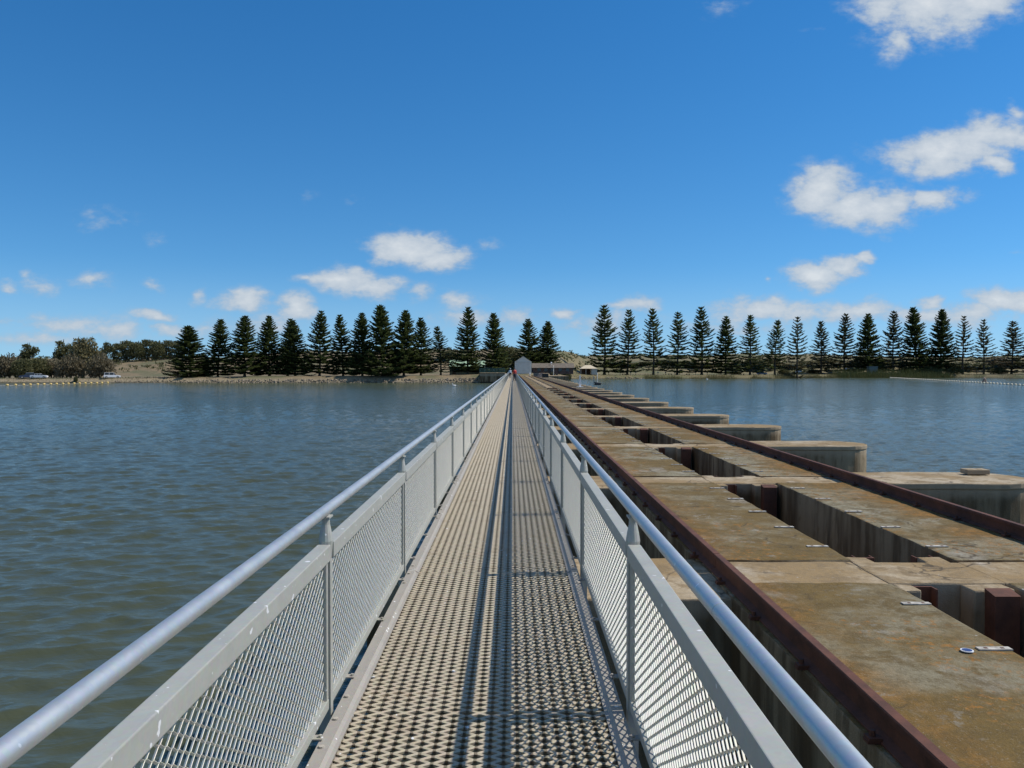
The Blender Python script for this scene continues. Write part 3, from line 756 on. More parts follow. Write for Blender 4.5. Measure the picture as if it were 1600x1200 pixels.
# abutment with green railings
x0, x1 = at(750, 255), at(791, 255)
ab = MB().box(x0, x1 - .35, 254, 268, -1.5, 3.05).box(x0 - .2, x1 - .36, 253.8, 268, 3.052, 3.22)
tag(ab.obj('abutment', MC_PIER, bevel=.03), 'dark concrete quay block at the shore end of the footbridge', 'abutment')
g = thing('green_railing', 'green metal railing along the top of the concrete quay block', 'railing', (x0, 254.1, 3.225))
M_GRAIL = plain('green_paint', (.16,.26,.19), .5); Lr = x1 - .4 - x0
for q in range(6): MB().box(q*Lr/5-.04, q*Lr/5+.04, -.04, .04, 0, 1.35).obj('post', M_GRAIL, g)
mb = MB().box(0, Lr, -.025, .025, 1.28, 1.34).box(0, Lr, -.02, .02, .12, .17)
for q in range(56): xx = (q + .5) * Lr / 56; mb.box(xx-.02, xx+.02, -.012, .012, .171, 1.279)
mb.obj('infill_bars', M_GRAIL, g)
# right-hand shore end of the barrage
tag(MB().box(1.0, 17, 248, 275, -1.5, 2.28).obj('landing', MC_PIER, bevel=.03), 'broad concrete landing where the barrage meets the shore', 'landing')
g = thing('flag_pole', 'tall pale pole standing in front of the brown roofed building', 'pole', (at(865, 285), 285, gz(at(865,285), 285)))
MB().tube([(0,0,0),(0,0,4.2),(0,0,7.3)], [.17,.14,.09], 10).obj('shaft', M_LIGHT, g, smooth=True); MB().box(-.7, .7, -.05, .05, 6.7, 6.8).tube([(-.6,0,6.8),(-.6,0,7.0)], .06, 6).tube([(.6,0,6.8),(.6,0,7.0)], .06, 6).obj('cross_arm', M_LIGHT, g)

# ------------------------------------------------------------------ trees
def quadleaf(mb, p, d, side, ln, w):
    a = p - side * w * .5; b = p + side * w * .5; c = p + d * ln
    mb.add([a, b, c + side * w * .22, c - side * w * .22], [(0,1,2,3)])
def norfolk(seed, whorls, perw, rmax, dense, bare=.07, lean=.03):
    """unit-height Norfolk Island pine; returns crown and trunk meshes"""
    rn = random.Random(seed); cr = MB(); tk = MB(); H = 25.0
    lx, ly = rn.uniform(-lean, lean), rn.uniform(-lean, lean)
    axis_ = lambda t: Vector((lx * H * t * t + .006*H*math.sin(t*6+seed), ly * H * t * t, H * t))
    tk.tube([axis_(t) for t in (0,.02,.08,.3,.6,.85,.97)], [.62,.42,.34,.27,.17,.08,.03], 8)
    for wi in range(whorls):
        t = bare + (1 - bare) * (wi / whorls) ** .93; t = min(t + rn.uniform(-.006,.006), .995)
        base = axis_(t); q = max(0., min(1., (t - bare) / (1 - bare)))
        prof = (1 - q) ** .66
        rr = rmax * H * (prof * .92 + .055)
        n = perw + (1 if rn.random() < .5 else 0); az0 = rn.uniform(0, 6.28)
        if q > .9: n = max(4, perw - 1)
        if q < .3 and dense > .8: n += 3
        for k in range(n):
            if rn.random() < (1 - dense) * .28: continue
            az = az0 + 6.283 * k / n + rn.uniform(-.22,.22); L = rr * rn.uniform(.72, 1.12)
            el = R(-6 + 44 * q ** 1.3 + rn.uniform(-6, 6)); dh = Vector((math.cos(az), math.sin(az), 0)); sv = Vector((-math.sin(az), math.cos(az), 0))
            def P(s): return base + dh * (L * s * math.cos(el)) + Vector((0,0,L * (s * math.sin(el) - .10 * math.sin(s*2.6) * (1-q) + .16 * s * s)))
            tk.tube([base, P(.35), P(.8)], [.05 + L*.010, .04, .012], 4, caps=False)
            m = max(5, int(L / .34))
            for j in range(m):
                s = .16 + .84 * (j + rn.random() * .5) / m; p = P(s); d = (P(min(s+.08, 1.05)) - P(s-.05)).normalized()
                bl = (.55 + L * .16) * (1 - .4 * s) * (.75 + .5 * rn.random()) * (.75 + .35*dense)
                for sg in (-1, 1):
                    dd = (d * .75 + sv * sg * rn.uniform(.5, 1.0) + Vector((0,0,rn.uniform(.05,.5)))).normalized()
                    up = dd.cross(Vector((0,0,1))).normalized(); up = (up + Vector((0,0,rn.uniform(-.7,.7)))).normalized()
                    quadleaf(cr, p, dd, up, bl, .36 + .16 * rn.random())
                if rn.random() < dense * .9:
                    dd = (d + Vector((rn.uniform(-.4,.4), rn.uniform(-.4,.4), rn.uniform(.2,.9)))).normalized(); quadleaf(cr, p, dd, (sv + Vector((0,0,.3))).normalized(), bl * .8, .42)
            quadleaf(cr, P(.9), (P(1.05) - P(.9)).normalized(), sv, .7, .4)
    return cr.mesh('crown', M_PINE, fix=False), tk.mesh('trunk', M_BARK, fix=False)
PV = [norfolk(11, 22, 7, .235, .6), norfolk(12, 21, 7, .25, .75, .07), norfolk(13, 19, 6, .235, .5, .07, .04),
      norfolk(14, 27, 9, .25, 1.0, .06, .05), norfolk(15, 28, 10, .27, 1.0, .04), norfolk(16, 24, 8, .26, .95, .08, .06)]
PV += [norfolk(31, 24, 6, .24, .55, .09, .05), norfolk(32, 23, 9, .24, .95, .06, .04), norfolk(33, 26, 9, .26, 1.0, .08, .05)]
RM = [.235,.25,.235,.25,.27,.26,.24,.24,.26]
PV2 = []
for i in range(3):
    c2 = PV[i][0].copy(); c2.materials.clear(); c2.materials.append(M_PINE2); PV2.append((c2, PV[i][1]))
rt = random.Random(77)
def pine(px, top, width, Y, var, label, group, dusty=False, base=None):
    x = at(px, Y); z = gz(x, Y) - .15 if base is None else base
    h = EYE + (577 - top) * Y / F - z
    o = thing('norfolk_pine', label, 'pine tree', (x, Y, z), rt.uniform(0, 6.28), group)
    cm_, tm = (PV2 if dusty else PV)[var]
    rm = RM[var]; o.rotation_euler = (rt.uniform(-.022,.022), rt.uniform(-.022,.022), rt.uniform(0, 6.28))
    wsc = (1.28 if px < 700 else 1.18) * (width * Y / F) / (2 * rm * 25 * .93)
    o.scale = (wsc, wsc, h / 25)
    link('crown', cm_, o); link('trunk', tm, o); return o
left = [(298,510,58,268,4),(341,499.5,44,270,3),(382,495,52,268,8),(421,494.5,46,272,3),(449.5,498.6,40,279,7),(461,501.5,44,271,3),(499,486.5,46,269,5),
        (536,492,40,273,7),(566,490,44,270,3),(598,478,54,267,4),(631,486.5,48,269,8),(658,497,42,272,5),(689,510,36,274,6)]
for i, (px, tp, w, Y, v) in enumerate(left):
    kind = 'tall dark' if tp < 490 else ('short' if tp > 505 else 'mid height')
    pine(px, tp, w, Y, v, f'{kind} dense Norfolk pine, {ordinal(i)} from the left in the left shore row', 'pines on the left shore')
pine(730.5, 480.5, 48, 273, 5, 'tall broad pine standing in front of the pale green roof', 'pines near the footbridge end')
pine(773.5, 490, 44, 276, 3, 'narrow pine between the green roofed building and the pale shed', 'pines near the footbridge end')
pine(827, 499, 46, 335, 5, 'left pine of the pair behind the pale crane shed', 'pines near the footbridge end')
pine(855, 503, 44, 338, 3, 'right pine of the pair behind the pale crane shed', 'pines near the footbridge end')
right = [(944.7,477,54,1),(980.8,484,44,0),(1021,482.5,44,6),(1058.5,488,44,0),(1096.7,479.5,50,1),(1133.3,495,44,7),(1172,492.5,42,0),(1210.5,500,40,6),(1246,494.6,40,2),
         (1283,502,38,0),(1319,490.5,44,1),(1356.7,491.5,44,8),(1395.4,486.5,42,1),(1431.7,481,46,3),(1469.4,485,44,8),(1504.5,493.5,38,2),(1536.4,499,38,2),(1580.8,502,46,0),(1618,500,42,1)]
for i, (px, tp, w, v) in enumerate(right):
    Y = 387 if px < 1250 else (432 if px < 1480 else 425)
    kind = 'tall' if tp < 485 else ('short' if tp > 498 else 'mid height')
    dens = 'dense' if v > 2 else ('sparse' if v == 2 else 'tiered')
    pine(px, tp, w, Y, v, f'{kind} {dens} Norfolk pine, {ordinal(i)} from the left in the right hand row', 'long row of pines on the right shore', dusty=(v < 3 and px > 1240))

def leafy(seed, blobs, n, leaf, trunks, mat):
    """crown from leaf cards gathered on blob shells, trunk with limbs. size in metres"""
    rn = random.Random(seed); cr = MB(); tk = MB()
    tot = sum(b[3] * b[4] for b in blobs)
    for (x, y, z, rx, rz) in blobs:
        for _ in range(int(n * rx * rz / tot)):
            v = Vector((rn.gauss(0,1), rn.gauss(0,1), rn.gauss(0,1))).normalized() * (rn.random() ** .4)
            v *= 1 + .35 * noise.noise(Vector((x, y, z)) + v * 2.2)
            p = Vector((x + v.x*rx, y + v.y*rx, z + v.z*rz))
            d = (Vector((rn.gauss(0,1), rn.gauss(0,1), rn.gauss(0,.7))) + v * .6).normalized(); s = d.orthogonal().normalized()
            s = (s * math.cos(rn.random()*6.28) + d.cross(s) * math.sin(rn.random()*6.28)).normalized()
            quadleaf(cr, p, d, s, leaf * rn.uniform(.6,1.5), leaf * .7)
    for pts, r in trunks: tk.tube(pts, [r * (1 - .7 * i / (len(pts)-1)) for i in range(len(pts))], 6)
    for (x, y, z, rx, rz) in blobs:
        pts, r = trunks[0]; b = Vector(pts[len(pts)//2]); tk.tube([b, (b + Vector((x,y,z))) / 2 + Vector((0,0,-.3)), (x,y,z)], [r*.5, r*.3, r*.1], 5)
    return cr.mesh('crown', mat, fix=False), tk.mesh('trunk', M_BARK, fix=False)
M_BUSH2 = m_leaf('olive_leaves', (.15,.135,.06), (.23,.20,.10), .35)
M_BUSH3 = m_leaf('grey_brown_leaves', (.15,.125,.075), (.22,.185,.11), .35)
LV = [leafy(21, [(0,0,3.2,3.4,2.4),(-2.5,.5,2.4,2.6,2),(2.6,-.4,2.5,2.8,2.1),(.6,1,4.6,2.2,1.5),(-1.4,-.6,4.2,1.8,1.3)], 2600, .5, [([(0,0,-.2),(.1,0,1.3),(0,.1,3)], .3), ([(.4,0,-.2),(1.2,.2,1.6),(2.2,0,2.4)], .2)], M_BUSH),
      leafy(22, [(0,0,4,3.8,2.2),(-3,0,3,2.8,2),(3.2,.4,3.3,2.8,2.1),(1,.5,5.9,2.6,1.5),(-1.5,.5,5.6,2.2,1.5),(-4.3,0,2,2,1.6),(4.6,0,1.9,2,1.6)], 4200, .5, [([(0,0,-.2),(.3,0,2),(.1,.1,4)], .35), ([(-.4,0,-.2),(-1.4,.2,1.8),(-2.8,0,3)], .25)], M_BUSH2),
      leafy(23, [(0,0,5.6,2.3,1.0),(1.6,.2,6.3,1.7,.7),(-1.5,0,4.7,1.6,.8),(.4,0,3.6,1.5,.8),(-.6,.3,7.2,1.3,.6)], 1500, .45, [([(0,0,-.2),(.15,0,2.4),(.1,0,4.5),(.2,0,6.6)], .25)], M_BUSH),
      leafy(24, [(0,0,5.4,2.6,.9),(-2.4,.2,4.8,1.8,.8),(2.5,.2,5.9,2.0,.7),(.3,.2,6.5,1.9,.6),(-.8,0,3.7,1.6,1.0),(1.2,0,2.9,1.8,1.0),(-1.6,0,2.4,1.6,.9),(0,.3,1.2,2.2,.9)], 2600, .42, [([(0,0,-.2),(.2,0,2.0),(.5,0,3.8),(.6,0,5.6)], .2), ([(1.1,0,-.2),(1.0,0,2.4),(2.2,0,5.2)], .14), ([(-1.2,0,-.2),(-1.1,.2,2.6),(-2.2,.2,4.4)], .13)], M_BUSH),
      leafy(25, [(0,0,2.4,3.4,2.2),(-2.4,.5,1.8,2.4,1.7),(2.6,-.4,2.0,2.6,1.9)], 2400, .45, [([(0,0,-.2),(.1,0,1),(0,.1,2.4)], .3)], M_BUSH3)]
LH = [6.1, 7.4, 7.9, 7.2, 4.7]; LWD_ = [10, 12, 7, 9.5, 9.5]
def bush(px, top, width, Y, var, label, cat, group, base=None, name='shore_tree'):
    x = at(px, Y); z = gz(x, Y) - .1 if base is None else base; h = EYE + (577 - top) * Y / F - z
    o = thing(name, label, cat, (x, Y, z), rt.uniform(-.5,.5), group); w = width * Y / F / LWD_[var]
    o.scale = (w, w, h / LH[var]); link('crown', LV[var][0], o); link('trunk', LV[var][1], o)
bl = [(14,553,50,272,4,'broad grey brown bush tree at the left edge of the view'),(44,537,34,285,2,'open flat topped tree rising above the bushes near the left edge'),
      (58,558,50,274,0,'rounded olive tree behind the two parked cars'),(80,560,40,276,4,'low bushy tree just right of the parked cars'),
      (97,532,32,284,2,'ragged tall tree with layered crown left of the biggest olive tree'),(130,527,66,272,1,'biggest spreading olive tree on the left shore'),
      (110,553,46,266,4,'grey brown bush in front of the biggest olive tree'),(155,552,44,265,4,'dense grey brown bush left of the white utility vehicle'),
      (166,534,26,290,3,'thin tree right of the biggest olive tree'),(2,556,34,290,0,'dark shrub tree cut by the left edge of the view'),
      (34,560,44,268,0,'rounded shrub directly behind the dark blue car')]
for a in bl: bush(*a[:5], a[5], 'tree', 'bushy trees on the left shore')
fl = [(182,536,30,350,3),(196,532,38,356,3),(213,534,34,352,0),(228,530,40,358,3),(245,533,34,352,0),(262,531,40,356,3),(282,532,38,352,3)]
for i, a in enumerate(fl): bush(*a, f'{ordinal(i)} from the left of the distant windswept pines on the green dune', 'tree', 'distant windswept trees', name='windswept_pine')
bm_ = [(790,540,60,345,0),(835,545,60,350,0),(700,548,40,350,0),(640,552,60,345,0),(560,556,60,340,0)]
for i, a in enumerate(bm_): bush(*a, f'{ordinal(i)} from the right of the dark shrubs on the dune behind the left pines' if False else f'dark dune shrub behind the pines, {["by the shed gable","behind the pair of pines","right of the short pine","behind the middle of the left row","behind the eighth pine"][i]}', 'shrub', 'dark shrubs on the dune', name='dune_shrub')
rb = random.Random(5)
rpx = [957,985,1012,1040,1070,1098,1125,1150,1178,1205,1232,1262,1292,1322,1350,1378,1408,1440,1470,1500,1530,1560,1590]
for i, px in enumerate(rpx):
    bush(px, 562 + rb.uniform(-5, 7), 48, rb.uniform(447, 462), rb.choice([0, 1, 4, 0]), f'{ordinal(i)} from the left of the dark trees behind the long row of pines', 'tree', 'dark trees behind the right hand pines', name='background_tree')
for i, (px, tp, w, Y) in enumerate([(118,588,9,257),(1225,576,22,398),(1270,577,24,436),(1418,574,26,430),(1452,572,34,426),(1490,573,30,424),(1560,574,30,424),(885,574,16,330),(1150,579,16,396)]):
    bush(px, tp, w, Y, 0, ['tiny dark shrub at the water edge by the yellow buoys','rounded green shrub between two pines by the blue van','green shrub right of the white parked car','bright green shrub right of the small grey hut','largest green shrub of the right shore reed bed',
         'green shrub behind the reeds near the right edge','wide shrub under the second last pine','small green shrub at the end of the brick building','low shrub at the foot of a right hand pine'][i], 'shrub', None, name='shore_shrub')

# scrub, reeds, rocks: nobody could count them
def cards(name, spots, mat, rnd_, tri=False):
    mb = MB()
    for (x, y, z, h, w) in spots:
        a = rnd_.random() * 6.28; s = Vector((math.cos(a), math.sin(a), 0)); t = Vector((rnd_.uniform(-.25,.25), rnd_.uniform(-.25,.25), 1)).normalized()
        quadleaf(mb, Vector((x, y, z)), t, s, h, w)
    return mb.obj(name, mat, fix=False)
rr_ = random.Random(9)
sp_ = []
for _ in range(4200):
    x = rr_.uniform(-230, 330); y = rr_.uniform(305 if x < 30 else 390, 430 if x < 30 else 520); z = gz(x, y)
    if z < 3.2: continue
    if noise.noise(Vector((x*.05, y*.05, 0))) < (-.05 if x > -45 else .12): continue
    r = rr_.uniform(.5, 1.5)
    for q in range(14):
        sp_.append((x + rr_.gauss(0, r*.6), y + rr_.gauss(0, r*.6), z + rr_.uniform(-.1, r*.6), rr_.uniform(.3,.7), .5))
tag(cards('dune_scrub', sp_, M_BUSH, rr_), 'low dark scrub scattered over the dry dunes', 'scrub', kind='stuff')
sp_ = []
for _ in range(15000):
    x = rr_.uniform(60, 235); y = float(np.interp(x, cx, cy)) + rr_.uniform(-4.5, 2.5)
    if x > 225: y = float(np.interp(x, cx, cy)) + rr_.uniform(-4, 4)
    if noise.noise(Vector((x*.12, y*.1, 3))) < -.22: continue
    sp_.append((x, y, max(gz(x, y), -.4) - .05, rr_.uniform(.8, 1.9), .07))
tag(cards('reeds', sp_, M_REED, rr_), 'olive brown reeds along the right hand shore', 'reeds', kind='stuff')
sp_ = []
for _ in range(14000):
    x = rr_.uniform(165, 330); c = float(np.interp(x, cx, cy)); y = c + rr_.uniform(-6, 6)
    if 222 < x < 240: continue
    sp_.append((x, y, max(gz(x, y), -.4) - .05, rr_.uniform(1.8, 3.6), .10))
tag(cards('tall_reeds', sp_, M_GREENREED, rr_), 'tall green reeds in the water near the right edge', 'reeds', kind='stuff')
sp_ = []
for _ in range(9000):
    x = rr_.uniform(14, 235) if rr_.random() < .7 else rr_.uniform(-215, -95); y = float(np.interp(x, cx, cy)) + rr_.uniform(0, 9)
    sp_.append((x, y, gz(x, y) - .03, rr_.uniform(.15, .5), .1))
tag(cards('bank_grass', sp_, M_GREENREED, rr_), 'rough green and yellow grass along the banks', 'grass', kind='stuff')
M_ROCK = plain('pale_rock', (.24,.195,.14), .95, var=.4, scale=.9)
mb = MB()
for _ in range(2600):
    x = rr_.uniform(-125, -8) if rr_.random() < .85 else rr_.uniform(12, 60); c = float(np.interp(x, cx, cy)); y = c + rr_.uniform(-3.2, 1.6)
    r = rr_.uniform(.12, .38) * (1 if x > -95 else .7); z = gz(x, y)
    if z < -.5: continue
    v8 = [Vector((sx*r*rr_.uniform(.5,1), sy*r*rr_.uniform(.5,1), sz*r*rr_.uniform(.4,.8))) for sx in (-1,1) for sy in (-1,1) for sz in (-1,1)]
    rot = Matrix.Rotation(rr_.random()*6.28, 3, Vector((rr_.random(), rr_.random(), rr_.random())).normalized())
    mb.add([Vector((x, y, z)) + rot @ v for v in v8], [(0,1,3,2),(4,6,7,5),(0,4,5,1),(2,3,7,6),(0,2,6,4),(1,5,7,3)])
tag(mb.obj('shore_rocks', M_ROCK), 'pale broken rocks along the left waterline', 'rocks', kind='stuff')
# sandy track on the left shore
rd = MB(); xs_ = np.arange(-200, -95, 3.)
for a, b in zip(xs_[:-1], xs_[1:]):
    q = []
    for x, off in ((a, 5.0), (b, 5.0), (b, 10.5), (a, 10.5)): y = float(np.interp(x, cx, cy)) + off; q.append((x, y, gz(x, y) + .06))
    rd.add(q, [(0,1,2,3)])
tag(rd.obj('track', plain('pale_sand', (.42,.35,.25), .95, var=.15, scale=.5)), 'pale sandy track behind the left waterline', kind='structure')

# ------------------------------------------------------------------ buoys
M_YB = plain('yellow_float', (.72,.50,.16), .5, var=.08); M_WB = plain('pale_float', (.70,.60,.42), .5, var=.1)
def buoy(x, y, mat, me=[{}]):
    d = me[0]
    if mat.name not in d:
        b = MB().ell((0,0,.10), (.36,.30,.30), 12, 8); l = MB().tube([(-.42,0,.08),(.42,0,.08)], .06, 6)
        d[mat.name] = (b.mesh('float', mat, smooth=True), l.mesh('collar', M_DARK))
    return d[mat.name]
def buoys(pts, mat, label, group, scale=1):
    b, l = buoy(0, 0, mat)
    for i, (x, y) in enumerate(pts):
        o = link('buoy', b, None, (x, y, 0)); o.scale = (scale,)*3; tag(o, label, 'buoy', group); link('collar', l, o)
ends = [(11, 602.3), (189, 598.2)]
lp = []
for px in (11,24,36.5,47,58.5,68.5,79,88,98,106.5,115.5,124,133,142,151,159,168,176,189):
    t = (px - 11) / 178.; py = 602.6 - 4.6 * t; Y = EYE * F / (py - 577); lp.append((at(px, Y), Y))
buoys(lp, M_YB, 'yellow float on the barrier line off the left shore', 'yellow floats off the left shore', 1.15)
tag(MB().tube([(at(-40, 212), 208, .02)] + [(x, y, .02) for x, y in lp], .035, 5).obj('buoy_rope', M_PLATE), 'rope joining the yellow floats on the left', 'rope')
A = Vector((at(1391, 408), 408, 0)); B = Vector((at(1606, 213), 213, 0)); n = 62
rp = [tuple((A + (B - A) * (k / (n - 1.)))[:2]) for k in range(n)]
buoys(rp, M_WB, 'pale float on the long barrier line at the right', 'pale floats of the right hand barrier line', 1.05)
tag(MB().tube([(x, y, .02) for x, y in rp[::6]] + [(B.x, B.y, .02)], .012, 5).obj('buoy_rope', M_PLATE), 'rope joining the pale floats on the right', 'rope')
g = thing('channel_marker', 'weathered pinkish post cluster standing among the right hand floats', 'marker', (at(1539.5, 257), 257.5, -.3))
M_PILE = plain('pink_timber', (.40,.27,.20), .9, var=.25)
for k in range(5): a = k * 1.257; MB().tube([(math.cos(a)*.7, math.sin(a)*.7, 0), (math.cos(a)*.25, math.sin(a)*.25, 1.7)], [.2,.15], 8).obj('pile', M_PILE, g)
MB().tube([(0,0,1.55),(0,0,1.75),(0,0,2.15)], [.42,.4,.05], 8).obj('cap', M_PILE, g)

# ------------------------------------------------------------------ cars
def car(label, px, Y, rz, paint, style, roof_paint=None, Lc=4.5):
    x = at(px, Y); g = thing('parked_car', label, 'car', (x, Y, gz(x, Y) + .07), rz)
    L2 = Lc / 2; W = .88
    lower = [(-L2,.35),(-L2+.1,.25),(L2-.1,.25),(L2,.4),(L2,.72),(L2-.25,.86),(L2-1.15,.95),(-L2+.35,.98),(-L2,.92)]
    MB().yprism(lower, -W, W).obj('body', paint, g, bevel=.06)
    if style == 'suv': cab = [(-L2+.05,.97),(-L2+.25,1.62),(-L2+.6,1.72),(L2-1.95,1.72),(L2-1.25,.95)]
    elif style == 'sedan': cab = [(-L2+.75,.96),(-L2+1.35,1.42),(L2-1.95,1.42),(L2-1.2,.94)]
    else: cab = [(-L2+1.75,.96),(-L2+1.85,1.68),(L2-1.75,1.7),(L2-1.15,.95)]
    MB().yprism(cab, -W+.1, W-.1).obj('windows', M_GLASS, g, bevel=.04)
    zt = max(z for _, z in cab); xa = min(x for x, z in cab if z > zt - .12); xb = max(x for x, z in cab if z > zt - .12)
    MB().box(xa - .03, xb + .03, -W+.08, W-.08, zt - .02, zt + .05).obj('roof', roof_paint or paint, g, bevel=.03)
    pil = MB()
    for xx in (xa + .02, (xa + xb) / 2, xb): 
        for s in (-1, 1): pil.box(xx-.05, xx+.05, s*(W-.095)-.012, s*(W-.095)+.012, .95, zt)
    pil.obj('pillars', paint, g)
    for sx in (-L2+.8, L2-.85):
        for s in (-1, 1):
            w = MB().tube([(sx, s*(W-.2), .34), (sx, s*(W+.02), .34)], .34, 16).obj('wheel', M_DARK, g); MB().tube([(sx, s*(W+.021), .34), (sx, s*(W+.03), .34)], .2, 12).obj('rim', M_FRAME, w)
    for s in (-1, 1):
        MB().box(L2-.03, L2+.03, s*.62-.16, s*.62+.16, .58, .74).obj('headlight', M_WHITE, g); MB().box(-L2-.03, -L2+.04, s*.7-.1, s*.7+.1, .62, .9).obj('tail_light', plain('red_lens', (.5,.03,.02), .3), g)
    return g
def paint(n, c): return plain(n, c, .28, 0, .03)
P_BLUE = paint('navy_paint', (.035,.05,.10)); P_WH = paint('white_car_paint', (.76,.77,.78)); P_SIL = paint('silver_paint', (.42,.46,.52)); P_SKY = paint('bright_blue_paint', (.06,.20,.55))
car('dark blue station wagon with pale roof, leftmost of the cars on the left shore', 42, 260, R(205), P_BLUE, 'suv', P_SIL, 4.2)
car('white sedan parked just right of the dark blue wagon', 61, 260, R(12), P_WH, 'sedan', None, 4.9)
car('white utility vehicle parked alone by the yellow floats', 175, 261, R(28), P_WH, 'suv', None, 4.9)
car('white car behind the row of pines, half hidden by a trunk', 1250, 436, R(10), P_WH, 'suv', P_SKY)
car('silver car left of the paler car under the right hand pines', 1325, 444, R(5), P_SIL, 'sedan')
car('pale silver car parked nearest to the small grey hut', 1341, 442, R(184), P_SIL, 'suv')
Yv = 398; g = car('bright blue van parked between two pines on the right shore', 1190.5, Yv, R(0), P_SKY, 'suv', None, 4.7)
# white litter bins and posts in the park
bm2 = MB().tube([(0,0,0),(0,0,.95)], .10, 8); bme = bm2.mesh('post', M_DARK); hme = MB().box(-.33, .33, -.25, .25, .95, 1.5).mesh('head', M_WHITE, bevel=.08)
bp = [909.5,951,969,985.5,993.5,1028,1040,1054.5,1062,1087,1105,1176.5,1439,1447,1526]
for i, px in enumerate(bp):
    Y = 378 if px < 920 else (392 if px < 1200 else 428); x = at(px, Y); g = thing('lamp_bollard', f'white topped bollard in the lakeside park, {ordinal(i)} from the left', 'bollard', (x, Y, gz(x, Y)), group='white topped bollards in the park')
    link('post', bme, g); link('head', hme, g)
# picnic benches
for i, px in enumerate([975, 1047, 1075, 1128, 1160]):
    Y = 395; x = at(px, Y); g = thing('picnic_table', f'dark wooden picnic table under the right hand pines, {ordinal(i)} from the left', 'picnic table', (x, Y, gz(x, Y)), rt.uniform(-.4,.4), 'picnic tables under the pines')
    MB().box(-.9,.9,-.4,.4,.7,.76).obj('table_top', M_BARK, g)
    for s in (-1, 1):
        MB().box(-.9,.9,s*.7-.13,s*.7+.13,.42,.47).obj('bench', M_BARK, g); MB().box(s*.6-.05,s*.6+.05,-.7,.7,0,.419).box(s*.6-.05,s*.6+.05,-.08,.08,.471,.699).obj('leg_frame', M_BARK, g)

# ------------------------------------------------------------------ birds
def bird(label, px, py, s):
    Y = EYE * F / (py - 577); g = link('water_bird', None) if False else None
    mb = MB(); ph = [(-.42,0,.16),(-.3,0,.14),(0,0,.12),(.25,0,.16),(.36,0,.3),(.34,0,.48),(.38,0,.6),(.45,0,.62),(.52,0,.6)]
    mb.tube(ph, [.03,.13,.2,.14,.06,.045,.05,.055,.03], 10)
    o = mb.obj('water_bird', M_WHITE, smooth=True, loc=(at(px, Y), Y, 0)); o.scale = (s,)*3; o.rotation_euler[2] = R(190)
    MB().tube([(.5,0,.6),(.62,0,.57),(.78,0,.5)], [.028,.025,.008], 6).obj('bill', plain('bill', (.6,.4,.25), .5), o)
    tag(o, label, 'bird')
bird('white pelican floating on the water left of the footbridge', 710, 603.3, 1.15)
bird('tiny white bird on the water below the right hand pines', 1105, 593.0, 1.0)

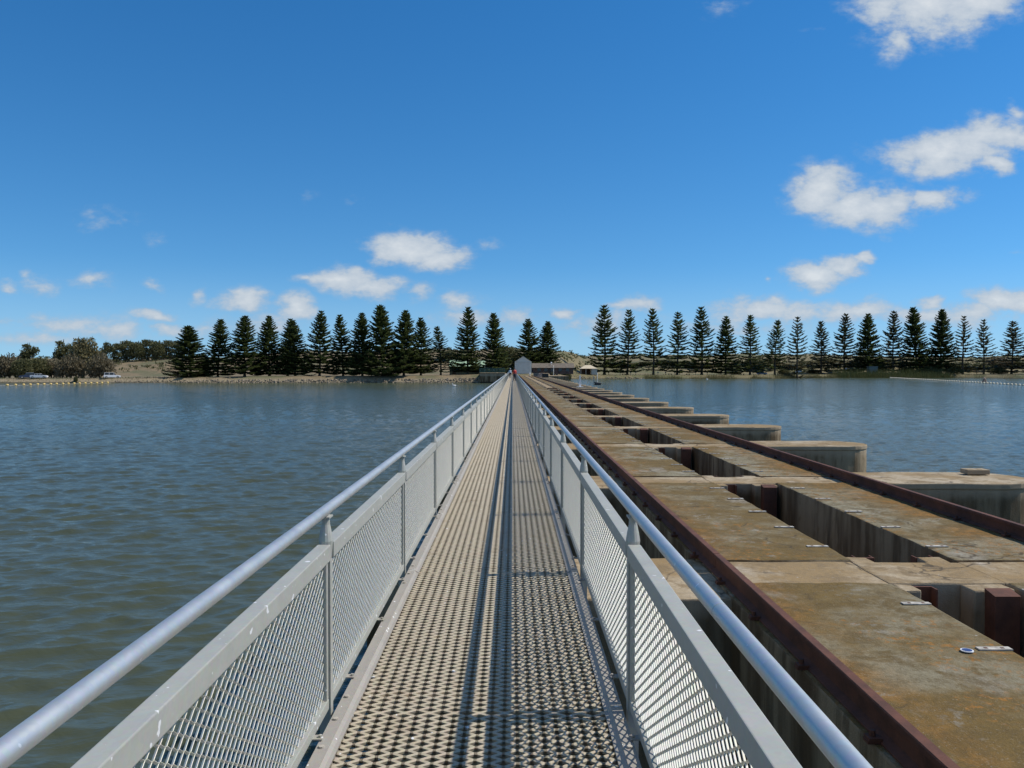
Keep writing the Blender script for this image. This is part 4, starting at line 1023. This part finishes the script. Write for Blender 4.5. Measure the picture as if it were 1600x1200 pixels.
# ------------------------------------------------------------------ people
def skin_mesh(name, joints, edges, radii, mat, parent, sub=1):
    me = bpy.data.meshes.new(name); me.from_pydata(joints, edges, []); me.materials.append(mat)
    o = link(name, me, parent); md = o.modifiers.new('skin', 'SKIN'); md.use_smooth_shade = True
    for i, r in enumerate(radii): me.skin_vertices[0].data[i].radius = (r, r) if not isinstance(r, tuple) else r
    me.skin_vertices[0].data[0].use_root = True
    o.modifiers.new('sub', 'SUBSURF').levels = sub; o.modifiers['sub'].render_levels = sub
    return o
M_SKIN = plain('skin', (.45,.27,.19), .6, var=.05)
def person(label, x, y, rz, top, legs, hair, stride=.2, pack=None, hat=None, h=1.7, arm=.12):
    g = thing('person', label, 'person', (x, y, ZD + .01), rz)
    k = h / 1.7
    J = [(0,0,.93),(0,0,1.15),(0,.0,1.38),(0,.01,1.47),(0,.03,1.55),(0,.04,1.66),
         (-.10,0,.88),(-.11,stride*.5,.49),(-.11,stride*.75-.05,.08),(-.11,stride*.75+.12,.04),
         (.10,0,.88),(.11,-stride*.25+.05,.49),(.11,-stride-.02,.09),(.11,-stride+.14,.04),
         (-.17,0,1.40),(-.22,-arm*.5,1.13),(-.23,arm*.3,.88),(-.23,arm*.5+.02,.78),
         (.17,0,1.40),(.22,arm*.5,1.13),(.23,arm*1.2,.90),(.23,arm*1.5,.80)]
    J = [(a*k, b*k, c*k) for a, b, c in J]
    E = [(0,1),(1,2),(2,3),(3,4),(4,5),(0,6),(6,7),(7,8),(8,9),(0,10),(10,11),(11,12),(12,13),(2,14),(14,15),(15,16),(16,17),(2,18),(18,19),(19,20),(20,21)]
    Rd = [.13,.12,.13,.055,.085,.085,.085,.058,.042,.045,.085,.058,.042,.045,.055,.042,.033,.038,.055,.042,.033,.038]
    skin_mesh('body', J, E, Rd, M_SKIN, g)
    idx_t = [0,1,2,14,15,16,18,19,20]; mp = {a: i for i, a in enumerate(idx_t)}
    skin_mesh('shirt', [J[i] for i in idx_t], [(mp[a], mp[b]) for a, b in E if a in mp and b in mp], [.16,.15,.16,.078,.062,.05,.078,.062,.05], top, g)
    idx_l = [0,6,7,8,10,11,12]; mp = {a: i for i, a in enumerate(idx_l)}
    skin_mesh('trousers', [J[i] for i in idx_l], [(mp[a], mp[b]) for a, b in E if a in mp and b in mp], [.15,.105,.075,.06,.105,.075,.06], legs, g)
    MB().ell((0, .015*k, 1.66*k), (.098,.112,.10), 14, 8).obj('hair', hair, g, smooth=True)
    f = MB()
    f.ell((0,.142*k,1.60*k), (.014,.02,.02), 8, 6)
    for s in (-1, 1): f.ell((s*.093,.03*k,1.60*k), (.014,.025,.032), 8, 6)
    f.obj('face_features', M_SKIN, g, smooth=True)
    for s, j in ((-1, 9), (1, 13)): MB().ell((J[j][0], J[j][1]-.04, .04), (.05,.14,.045), 10, 6).obj('shoe', M_DARK, g, smooth=True)
    for j in (17, 21):
        hb = MB(); hx_, hy_, hz_ = J[j]
        for q in range(4): hb.tube([(hx_, hy_-.03+q*.02, hz_-.02), (hx_, hy_-.03+q*.021, hz_-.07), (hx_, hy_-.02+q*.02, hz_-.105+.006*abs(q-1.5))], [.010,.009,.006], 6)
        hb.tube([(hx_, hy_+.03, hz_+.01), (hx_, hy_+.06, hz_-.03), (hx_, hy_+.062, hz_-.055)], [.011,.010,.007], 6); hb.obj('hand', M_SKIN, g, smooth=True)
    if pack: MB().ell((0,-.20*k,1.22*k), (.17,.13,.25), 12, 8).obj('backpack', pack, g, smooth=True)
    if hat:
        MB().tube([(0,.03,1.70*k),(0,.03,1.71*k)], .17, 16).tube([(0,.03,1.71*k),(0,.03,1.80*k)], [.105,.085], 14).obj('hat', hat, g)
    return g
F_ORG = plain('orange_cloth', (.75,.10,.03), .8); F_RED = plain('red_cloth', (.45,.03,.03), .8); F_NAVY = plain('navy_cloth', (.02,.025,.05), .8)
F_PALE = plain('pale_blue_cloth', (.55,.68,.74), .8); HAIR = plain('dark_hair', (.04,.025,.015), .7)
person('person in a bright orange red jacket with red backpack walking away', .27, 113, R(0), F_ORG, F_NAVY, HAIR, .25, F_RED, None, 1.78)
person('person in an orange top just ahead of the backpack walker', .66 - .25, 137, R(5), F_ORG, F_NAVY, HAIR, .2, None, None, 1.7)
person('person in a pale blue shirt walking towards the viewer on the left', -.42, 146, R(178), F_PALE, F_NAVY, HAIR, .2, None, F_PALE, 1.72)
